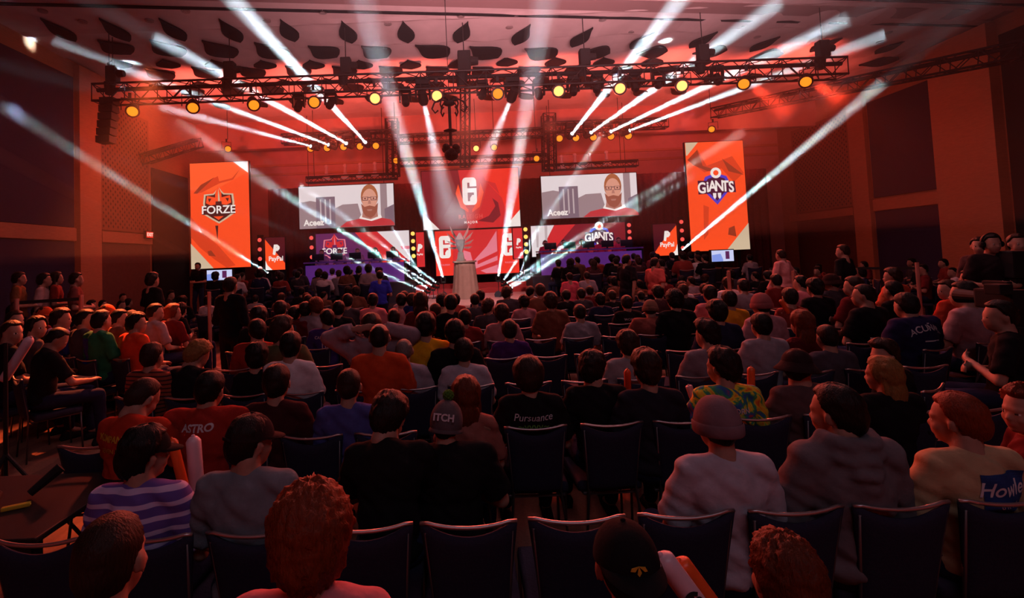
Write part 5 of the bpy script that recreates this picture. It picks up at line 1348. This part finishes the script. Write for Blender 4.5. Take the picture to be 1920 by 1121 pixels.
for px, yt, row, lab, pose, hr, hcl, sc_ in LST:
    side = px > 1560
    rz = R(14) if side else (R(5) if px > 1400 else 0)
    kw = dict(hair=hr, hc=hcl, shirt=sc_)
    if 'cap' in lab and 'cap' in lab.split() : kw.update(hatk='cap' if 'knit' not in lab else 'beanie', hatc=(44, 30, 32) if 'knit' not in lab else (140, 84, 84))
    if 'wide hat' in lab: kw.update(hatk='bucket', hatc=(40, 20, 20))
    if 'hooded' in lab: kw.update(top='hoodie')
    if 'close fitting' in lab: kw.update(hatk='beanie', hatc=(110, 80, 66))
    t, sh, J = sit(px, yt, row, lab, pose=pose, rz=rz, ch=(('banquet chair under the ' + lab.split(',')[0], 'right side block chairs') if side else False), **kw)
    if 'purple jersey' in lab: print_on(t, sh, 'CARLSMALL', .05, .97, m_txt); print_on(t, sh, '10', .12, .86, m_txt)
    if 'printed back' in lab: print_on(t, sh, 'WORLD', .05, .95, m_txt)
# right side: navy jersey with arched name
t, sh, J = sit(1706, 545, 5.2, 'broad person in a navy jersey with an arched white name, right side', pose='broad', rz=R(14), hair='short', hc='dark', shirt=(34, 30, 66), extra_h=.05, ch=('navy banquet chair behind the navy jersey', 'single chairs'))
print_on(t, sh, 'ACUÑA JR.', .075, .99, m_txt, arc=1.6, weight=.001); print_on(t, sh, '—', .16, .88, m_txt)
# large person in black with bare forearms by the tripod
sit(1868, 566, 4.3, 'person in black with bare forearms seated before the camera tripod', pose='left', rz=R(42), hair='short', hc='dark', shirt=BLACK, ch=('navy banquet chair before the camera tripod', 'single chairs'))
# left side block
LFT = [
 (78, 629, 5.6, 'short haired person in a black shirt with a phone, left side block', 'down', 'crop', 'dark', BLACK, -38),
 (192, 583, 6.6, 'dark haired person in a blue and green shirt, left side block', 'calm', 'short', 'black', GREEN, -24),
 (195, 566, 7.7, 'person in an orange cap, left side block', 'profile', 'short', 'brown', (120, 60, 40), -28),
 (112, 575, 7.1, 'long haired person in a blue shirt, left side block', 'right', 'medium', 'brown', (40, 40, 120), -30),
 (158, 581, 6.9, 'dark haired person in a grey shirt, left side block', 'right', 'short', 'dark', CHAR, -30),
 (222, 581, 7.4, 'person with glinting hair clip, left side block', 'right', 'short', 'black', BROWN, -26),
 (254, 588, 6.6, 'dark haired person in a bright orange top, left side block', 'right', 'medium', 'black', (200, 70, 40), -26),
 (289, 570, 7.7, 'dark haired person in a white shirt, left side block', 'right', 'short', 'dark', GREY, -26),
 (323, 571, 8.0, 'person with light bobbed hair in a tall backed chair, left side block', 'right', 'bowl', 'auburn', MAROON, -24),
 (78, 574, 7.8, 'person in a reddish cap, far left side block', 'profile', 'short', 'brown', MAROON, -30),
 (22, 576, 7.2, 'person at the left edge in an upper row', 'profile', 'short', 'brown', MAROON, -34),
 (15, 602, 5.8, 'person at the left edge with dark hair, lower row', 'profile', 'short', 'brown', BLACK, -36),
 (62, 594, 6.3, 'long haired person near the left edge', 'profile', 'long', 'dark', CHAR, -34),
]
for px, yt, row, lab, pose, hr, hcl, sc_, rz in LFT:
    kw = dict(hair=hr, hc=hcl, shirt=sc_)
    if ' cap' in lab: kw.update(hatk='cap', hatc=(200, 80, 40))
    t, sh, J = sit(px, yt, row, lab, pose=pose, rz=R(rz), ch=('navy banquet chair under the ' + lab.replace(', left side block', '').replace('person', 'spectator'), 'left side block chairs'), **kw)
    if 'blue and green' in lab: patch_on(sh, ((-.20, .66), (-.01, 1.0)), mat('print_royal', srgb(34, 40, 130), .8)); 
def nth(i):
    w = ['first', 'second', 'third', 'fourth', 'fifth', 'sixth', 'seventh', 'eighth', 'ninth', 'tenth', 'eleventh', 'twelfth', 'thirteenth', 'fourteenth', 'fifteenth', 'sixteenth', 'seventeenth', 'eighteenth', 'nineteenth', 'twentieth', 'twenty-first']
    return w[i]
# ---- central chair rows
ROWCH = [(1, 2.42, .44, -4, 5, .02), (2, 3.54, .47, -5, 7, .0), (3, 4.64, .48, -5, 8, .1), (4, 5.74, .48, -6, 9, .0), (5, 6.84, .48, -6, 10, .1), (6, 7.94, .49, -6, 11, 0), (7, 9.04, .49, -6, 11, .1), (8, 10.14, .49, -6, 11, 0)]
GRID = []
ordn = ['first', 'second', 'third', 'fourth', 'fifth', 'sixth', 'seventh', 'eighth']
for row, y, sp, k0, k1, off in ROWCH:
    for k in range(k0, k1 + 1):
        x = off + k * sp
        chair(x, y + .002 * (k % 3), R(random.uniform(-2, 2)), 0 if y < 9 else 2, 'navy fabric banquet chair, %s row of the centre block, %s from the left' % (ordn[row - 1], nth(k - k0)), 'centre block chairs, %s row' % ordn[row - 1])
        GRID.append((x, y, row))
# ---- fill the unlisted seats of the rear rows
COLS = [BLACK, BLACK, NAVY, CHAR, MAROON, GREY, BROWN, (130, 50, 44), WHITE, (70, 40, 44)]
HS_ = ['short', 'medium', 'crop', 'short', 'curly', 'long']; HC_ = ['black', 'dark', 'brown', 'black', 'dark']
CN = {BLACK: 'black', NAVY: 'navy', CHAR: 'charcoal', MAROON: 'maroon', GREY: 'grey', BROWN: 'brown', (130, 50, 44): 'red', WHITE: 'white', (70, 40, 44): 'dark plum'}
def filler(x, y, rz, label, group, lod=2, z=0):
    s = random.uniform(.93, 1.05); col = random.choice(COLS); hh = random.choice(HS_[:5] if random.random() < .85 else HS_); hcc = random.choice(HC_)
    hn = {'black': 'black', 'dark': 'dark', 'brown': 'brown'}[hcc]
    label = '%s haired spectator in %s shirt, %s' % (hn, CN[col], label)
    person((x, y, z), rz + R(random.uniform(-10, 10)), s, random.choice(['calm', 'calm', 'slim', 'left', 'right']), shirt=col, hair=hh, hc=hcc, lod=lod, label=label, group=group)
for gi, (x, y, row) in enumerate(GRID):
    if row < 5: continue
    if min((Vector((x, y)) - Vector(l)).length for l in LISTED) < .62: continue
    if random.random() < (.55 if row == 5 else .7):
        filler(x + random.uniform(-.05, .05), y, 0, 'centre block, %s row, near chair %s' % (ordn[row - 1], nth(gi % 19)), 'unlit spectators, centre block')
# ---- front blocks before the stage
def block(x0, x1, y0, rows, sp, dy, p, label, glabel, clabel, rz=None, chairs=True, rise=0):
    for r in range(rows):
        y = y0 + r * dy; n = int((x1 - x0) / sp)
        for k in range(n + 1):
            x = x0 + k * sp + (r % 2) * .2
            a = face_stage(x, y) if rz is None else rz
            z = .5 if rise and r >= rise else 0
            wh = '%s, %s row, %s from the left' % (label, ordn[r], nth(k))
            if chairs and r < 3:
                cc = chair(x, y, a, 2, 'navy banquet chair, ' + wh, clabel); cc.location.z = z
            if random.random() < p: filler(x, y, a, wh, glabel, z=z)
    if rise:
        bm = bmesh.new(); ya = y0 + rise * dy - .5; yb = y0 + (rows - 1) * dy + .7; box(bm, ((x0 + x1) / 2, (ya + yb) / 2, .25), (x1 - x0 + .7, yb - ya, .5))
        o = bm_obj('audience_riser', bm, m_deckside); tag(o, 'low dark riser carrying the rear seats of the ' + label, 'riser')
block(-6.6, -2.0, 12.4, 6, .60, .86, .82, 'front left block', 'spectators, front left block', 'chairs of the front left block', 0, rise=2)
block(3.2, 8.4, 12.4, 6, .62, .86, .82, 'front right block', 'spectators, front right block', 'chairs of the front right block', 0, rise=2)
block(-9.6, -6.9, 10.4, 5, .70, 1.1, .8, 'far left block', 'spectators, far left block', 'chairs of the far left block')
block(-7.6, -4.6, 8.2, 2, .62, 1.1, .8, 'left aisle block', 'spectators, left aisle block', 'chairs of the left aisle block')
block(9.3, 13.6, 11.8, 4, .70, 1.2, .7, 'far right block', 'spectators, far right block', 'chairs of the far right block')
# ---- standing people
def stand(px, ytop, label, Y=None, pose='stand', rz=0.0, h=1.76, **k):
    v = ytop - hz(px)
    if Y is None: Y = F * (CAMZ - h) / v
    p = at(px, ytop, Y); s = p.z / 1.745
    z = 0
    if s > 1.14: z = p.z - 1.745 * 1.05; s = 1.05
    lod = 0 if Y < 4.5 else 1
    return person((p.x, Y, z), rz, s, pose, lod=lod, label=label, **k)
stand(431, 521, 'person in a long dark jacket standing in the left aisle seen from behind', Y=7.2, pose='stand', rz=R(-20), top='long', shirt=(18, 18, 24), trousers=BLACK, hair='short', hc='dark')
stand(285, 513, 'dark haired person standing at the left among the far chairs', Y=9.2, pose='stand', rz=R(-30), shirt=BLACK, hair='medium', hc='dark')
stand(1469, 468, 'person in a long white coat standing in the right half', Y=11.0, pose='stand_walk', rz=R(30), top='long', shirt=(206, 150, 150), trousers=(190, 140, 140), hair='crop', hc='brown')
stand(1580, 460, 'person in a black shirt standing before the right wall', Y=10.0, pose='stand_side', rz=R(25), shirt=BLACK, hair='short', hc='brown')
stand(1171, 478, 'person in a black shirt walking in front of the right front block', Y=11.4, pose='stand_walk', rz=R(-60), shirt=(26, 20, 26), hair='short', hc='black')
stand(1224, 484, 'person in a pink shirt walking behind the black shirted one', Y=11.4, pose='stand_walk', rz=R(-60), shirt=(196, 90, 84), hair='short', hc='dark')
stand(1856, 440, 'person with a headset standing behind the camera tripod at the right', Y=6.9, h=1.9, pose='stand', rz=R(160), shirt=(36, 26, 28), hair='short', hc='dark', hatk='headset')
stand(1836, 446, 'person in a grey top standing left of the headset wearer', Y=7.6, pose='stand_side', rz=R(110), shirt=(80, 56, 56), hair='short', hc='dark')
stand(1905, 440, 'person behind the black equipment box at the right edge', Y=7.0, pose='stand', rz=R(150), shirt=(60, 20, 20), hair='short', hc='brown')
stand(35, 511, 'person with a badge standing by the left wall', Y=9.6, pose='stand', rz=R(-60), shirt=(120, 80, 50), hair='short', hc='brown')
stand(82, 513, 'person in a pale shirt standing by the left wall', Y=10.0, pose='stand_side', rz=R(-70), shirt=(180, 150, 150), hair='short', hc='dark')
stand(105, 511, 'slim person beside the pale shirt at the left wall', Y=10.2, pose='stand', rz=R(-60), shirt=(120, 46, 40), hair='long', hc='brown')
stand(142, 512, 'person leaning with folded arms at the left wall pier', Y=10.0, pose='stand', rz=R(-60), shirt=(110, 60, 56), hair='short', hc='brown')
stand(371, 493, 'dark silhouetted person standing before the left banner screen', Y=16.8, pose='stand', rz=R(170), shirt=BLACK, hair='short', hc='black')
stand(1240, 487, 'dark silhouetted person before the right sponsor screen', Y=13.6, pose='stand', rz=R(20), shirt=(50, 30, 40), hair='short', hc='black')
# blue shirted front spectators
for px, yt, c, lab in ((712, 508, (50, 60, 190), 'person in a bright blue shirt standing at the left block end'), (1068, 512, (214, 90, 110), 'person in a bright pink shirt in the right front block'), (1100, 510, (150, 140, 150), 'person in a pale grey shirt in the right front block')):
    stand(px, yt, lab, Y=12.2 if px < 800 else 12.0, shirt=c, hair='short', hc='dark', h=1.6)
# ---- players at the desks
m_mon = mat('monitor_black', (.012, .012, .014), .4)
for (x0, x1, zt, sd) in DESKS:
    for k in range(5):
        x = x0 + (x1 - x0) * (k + .6) / 5.4
        t, sh, J = person((x, 19.25, 1.2), math.pi, .98, 'calm', shirt=(190, 60, 90) if sd > 0 else (150, 120, 150), hair='short', hc='brown', hatk='headset', hatc=(180, 170, 175), lod=1, label='seated player with a headset behind the %s desk, seat %s from the left' % ('right' if sd > 0 else 'left', ordn[k]), group='players at the %s desk' % ('right' if sd > 0 else 'left'))
        cc = chair(x, 19.25, math.pi, 2, 'chair of the player in seat %s at the %s desk' % (ordn[k], 'right' if sd > 0 else 'left'), 'player chairs'); cc.location.z = 1.2
        mo = thing('desktop_monitor', 'black desktop monitor seen from behind on the %s player desk, %s from the left' % ('right' if sd > 0 else 'left', ordn[k]), 'monitor', (x + .05, 18.6, zt + .025), group='monitors on the player desks')
        boxo('panel', (0, 0, .17), (.44, .05, .24), m_mon, mo, bev=.01); boxo('stand', (0, .05, .04), (.06, .05, .08), m_mon, mo); boxo('foot', (0, .06, .006), (.26, .18, .012), m_mon, mo)
# ---- inflatable sticks
def stick(pa, pb, Y, r, c, label, m2=None):
    a = at(pa[0], pa[1], Y); b_ = at(pb[0], pb[1], Y)
    m = mat('inflatable_%s' % c, srgb(*{'orange': (236, 96, 40), 'white': (226, 190, 200)}[c]), .35, spec=.5)
    d = b_ - a; t = thing('inflatable_stick', label, 'inflatable stick', a)
    n = 10; bm = bmesh.new()
    for i in range(n):
        t0, t1 = i / n, (i + 1) / n
        f = lambda t_: r * (min(1, (t_ / .07)) ** .5 if t_ < .07 else min(1, ((1 - t_) / .07)) ** .5 if t_ > .93 else 1)
    rings = [];
    q = d.to_track_quat('Z', 'Y').to_matrix()
    for t_ in (0.0, .01, .03, .07, .2, .5, .8, .93, .97, .99, 1.0):
        f_ = .25 + .75 * min(1, t_ / .07) ** .5 if t_ < .07 else (.25 + .75 * min(1, (1 - t_) / .07) ** .5 if t_ > .93 else 1)
        rings.append([bm.verts.new(d * t_ + q @ Vector((r * f_ * math.cos(2 * math.pi * i / 16), r * f_ * math.sin(2 * math.pi * i / 16), 0))) for i in range(16)])
    for A_, B_ in zip(rings, rings[1:]):
        for i in range(16): bm.faces.new((A_[i], A_[(i + 1) % 16], B_[(i + 1) % 16], B_[i]))
    bm.faces.new(rings[0][::-1]); bm.faces.new(rings[-1])
    bm_obj('tube', bm, m, t, True)
    bm = bmesh.new(); ell(bm, d * 1.0, (r * .3, r * .3, r * .3), u=8, v=6); bm_obj('valve', bm, m, t)
    return t, d, q
stick((348, 925), (322, 822), 2.75, .026, 'orange', 'orange inflatable stick leaning beside the white one at the left')
stick((372, 950), (362, 818), 2.65, .036, 'white', 'white inflatable stick standing between the striped and grey shirts')
t_, d_, q_ = stick((1330, 1165), (1238, 1040), 1.45, .030, 'white', 'white inflatable stick with dark print at the bottom edge')
tm = text_mesh('6S', .05, .003, ext=.001); o = link_m('lettering', tm, t_.children[0], m_txtk); o.location = d_ * .42 + Vector((0, -.032, 0)); o.rotation_euler = (R(80), R(50), 0)
stick((1345, 1150), (1272, 1050), 1.50, .028, 'orange', 'orange inflatable stick beside the white one at the bottom edge')
stick((1179, 775), (1176, 692), 3.7, .024, 'orange', 'upright orange inflatable stick left of the navy shirt')
stick((1409, 745), (1408, 688), 3.9, .027, 'orange', 'upright orange inflatable stick right of the tie dye shirt')
stick((1285, 770), (1262, 733), 3.7, .018, 'orange', 'small orange inflatable stick held near the tie dye shirt'); stick((1300, 748), (1291, 722), 3.7, .024, 'white', 'small white inflatable stick held near the tie dye shirt')
stick((5, 715), (58, 632), 3.6, .032, 'white', 'pinkish inflatable stick raised at the left edge')
stick((1479, 588), (1463, 562), 5.6, .022, 'orange', 'orange inflatable stick raised left of the long curly hair')
stick((1820, 845), (1843, 790), 3.0, .012, 'white', 'thin pale stick leaning by the right aisle')
# ---- barrier posts with belts
m_post = mat('post_metal', (0.5, 0.3, 0.25), .4, .6)
def post(px, yt, Y, label, h=.98):
    p = at(px, yt, Y); t = thing('barrier_post', label, 'barrier', (p.x, Y, 0)); hh = max(.8, p.z)
    bm = bmesh.new(); frus(bm, (0, 0, .02), (0, 0, hh), .032, .032, 12); bm_obj('post', bm, m_post, t)
    bm = bmesh.new(); frus(bm, (0, 0, 0), (0, 0, .03), .17, .15, 20); bm_obj('base', bm, m_dark, t); return Vector((p.x, Y, hh - .06))
PP = [post(392, 547, 9.2, 'barrier post in the left aisle by the jacketed person'), post(152, 553, 8.0, 'barrier post before the left side block'), post(31, 560, 7.6, 'barrier post at the far left')]
PQ = [post(1605, 502, 10.5, 'barrier post right of the black shirted standing person'), post(1719, 492, 9.6, 'barrier post near the right wall panel'), post(1366, 508, 9.8, 'short barrier post beside the right half tables'), post(1487, 508, 10.4, 'barrier post beside the white coat')]
for a, c, lab in ((PP[1], PP[2], 'dark belt strung between the left barrier posts'), (PQ[0], PQ[1], 'dark belt strung between the right barrier posts')):
    bm = bmesh.new(); box(bm, (0, 0, 0), ((c - a).length, .006, .05)); o = bm_obj('barrier_belt', bm, m_black); o.location = (a + c) / 2; o.rotation_euler = (0, 0, math.atan2((c - a).y, (c - a).x)); tag(o, lab, 'belt')
# ---- table with gear at the lower left
m_tab = mat('table_black', (.012, .009, .010), .5, spec=.2)
tb = thing('side_table', 'black folding table with gear at the lower left edge', 'table', (-2.62, 2.75, 0))
boxo('table_top', (0, 0, .735), (1.3, .75, .03), m_tab, tb, bev=.008)
for sx in (1, -1):
    for sy in (1, -1): boxo('leg', (sx * .58, sy * .3, .36), (.05, .05, .72), m_tab, tb)
boxo('apron', (0, -.33, .69), (1.2, .02, .06), m_tab, tb)
bm = bmesh.new(); pts = [(-.28 + .5 * math.cos(k * .5) * .35 + k * .03, .16 * math.sin(k * .8), .012) for k in range(16)]; tube(bm, pts, .010, 6); o = bm_obj('coiled_cable', bm, m_black); o.location = (-2.72, 2.75, .752); tag(o, 'black coiled cable lying on the folding table at the lower left', 'cable')
bm = bmesh.new(); frus(bm, (0, 0, 0), (.10, .09, .10), .02, .028, 10); o = bm_obj('flashlight', bm, m_black); o.location = (-2.35, 2.8, .775); tag(o, 'short black flashlight leaning on the table gear at the lower left', 'flashlight')
bm = bmesh.new(); box(bm, (0, 0, .01), (.12, .03, .02), bev=.006); o = bm_obj('yellow_marker', bm, mat('yellow_plastic', srgb(190, 170, 50), .5)); o.location = (-2.32, 2.68, .752); o.rotation_euler = (0, 0, .5); tag(o, 'small yellow tape roll end on the table at the lower left', 'tape')
# light stand leg by the left edge
ts = thing('light_stand', 'black tripod light stand at the left edge before the aisle', 'stand', (-3.1, 3.5, 0))
for a0 in (20, 140, 260):
    bm = bmesh.new(); frus(bm, (0, 0, .75), (math.cos(R(a0)) * .5, math.sin(R(a0)) * .5, .01), .013, .013, 8); bm_obj('leg', bm, m_dark, ts)
bm = bmesh.new(); frus(bm, (0, 0, .2), (0, 0, 1.5), .016, .012, 8); bm_obj('pole', bm, m_dark, ts)
# ---- dark riser and low table at the right
bm = bmesh.new(); rs = thing('low_riser', 'low dark riser with red light painted on top at the right edge beside the aisle', 'riser', (4.35, 3.9, 0))
boxo('top', (0, 0, .40), (1.6, 1.7, .04), mat('riser_top_red_light', (.20, .06, .05), .6), rs); boxo('skirt', (0, 0, .19), (1.55, 1.65, .38), m_black, rs)  # red light on the top is put into its colour
# ---- video camera on a tripod
cp = at(1876, 560, 4.6)
vc = thing('video_camera', 'black broadcast camera on a tripod at the right edge', 'camera', (cp.x, 4.6, 0))
boxo('body', (0, 0, cp.z), (.15, .34, .18), m_black, vc, bev=.02); bm = bmesh.new(); frus(bm, (0, .15, cp.z), (0, .38, cp.z), .05, .07, 16); bm_obj('lens', bm, m_dark, vc)
bm = bmesh.new(); box(bm, (0, .02, cp.z + .14), (.05, .22, .04), bev=.01); box(bm, (0, -.08, cp.z + .11), (.03, .03, .06)); bm_obj('carry_handle', bm, m_black, vc)
boxo('viewfinder', (-.14, -.12, cp.z + .10), (.12, .14, .09), m_black, vc, bev=.01)
bm = bmesh.new(); box(bm, (0, 0, cp.z - .17), (.14, .18, .10), bev=.02); frus(bm, (0, 0, cp.z - .24), (.25, -.45, cp.z - .30), .012, .012, 8); bm_obj('tripod_head', bm, m_black, vc)
for a0 in (40, 160, 280):
    bm = bmesh.new(); frus(bm, (0, 0, cp.z - .22), (math.cos(R(a0)) * .45, math.sin(R(a0)) * .45, .01), .022, .016, 8); bm_obj('leg', bm, m_dark, vc)
# equipment box on the right riser
ebx = at(1906, 488, 6.8)
eb = thing('equipment_case', 'black equipment case on a stand at the right edge', 'case', (ebx.x, 6.8, 0))
boxo('case', (0, 0, ebx.z - .05), (.42, .3, .36), m_black, eb, bev=.02); boxo('cart', (0, 0, (ebx.z - .24) / 2), (.40, .28, ebx.z - .24), m_dark, eb)
for i in range(2):
    a = at(1380 + 60 * i, 540, 8.8)
    bt = thing('bistro_table', ('low table lit orange beside the right aisle', 'second low table lit orange nearer the white coat')[i], 'table', (a.x, 8.9 + i * .4, 0))
    boxo('table_top', (0, 0, .74), (.9, .5, .03), mat('table_cloth_tan', (.45, .28, .2), .7), bt)
    for sx in (1, -1):
        for sy in (1, -1): boxo('leg', (sx * .4, sy * .2, .36), (.03, .03, .73), m_dark, bt)
bpy.data.objects.remove(_tmp)
m_air = bpy.data.materials.new('thin_haze'); m_air.use_nodes = True
nt = m_air.node_tree; nt.nodes.clear(); out = nt.nodes.new('ShaderNodeOutputMaterial'); vs = nt.nodes.new('ShaderNodeVolumeScatter')
vs.inputs['Density'].default_value = 0.0065; vs.inputs['Anisotropy'].default_value = 0.2; nt.links.new(vs.outputs[0], out.inputs['Volume'])
bm = bmesh.new(); box(bm, (2.4, 13.6, 5.0), (25.0, 15.6, 5.6)); o = bm_obj('haze', bm, m_air); tag(o, 'thin haze hanging in the air of the hall above the audience', 'haze', kind='stuff')
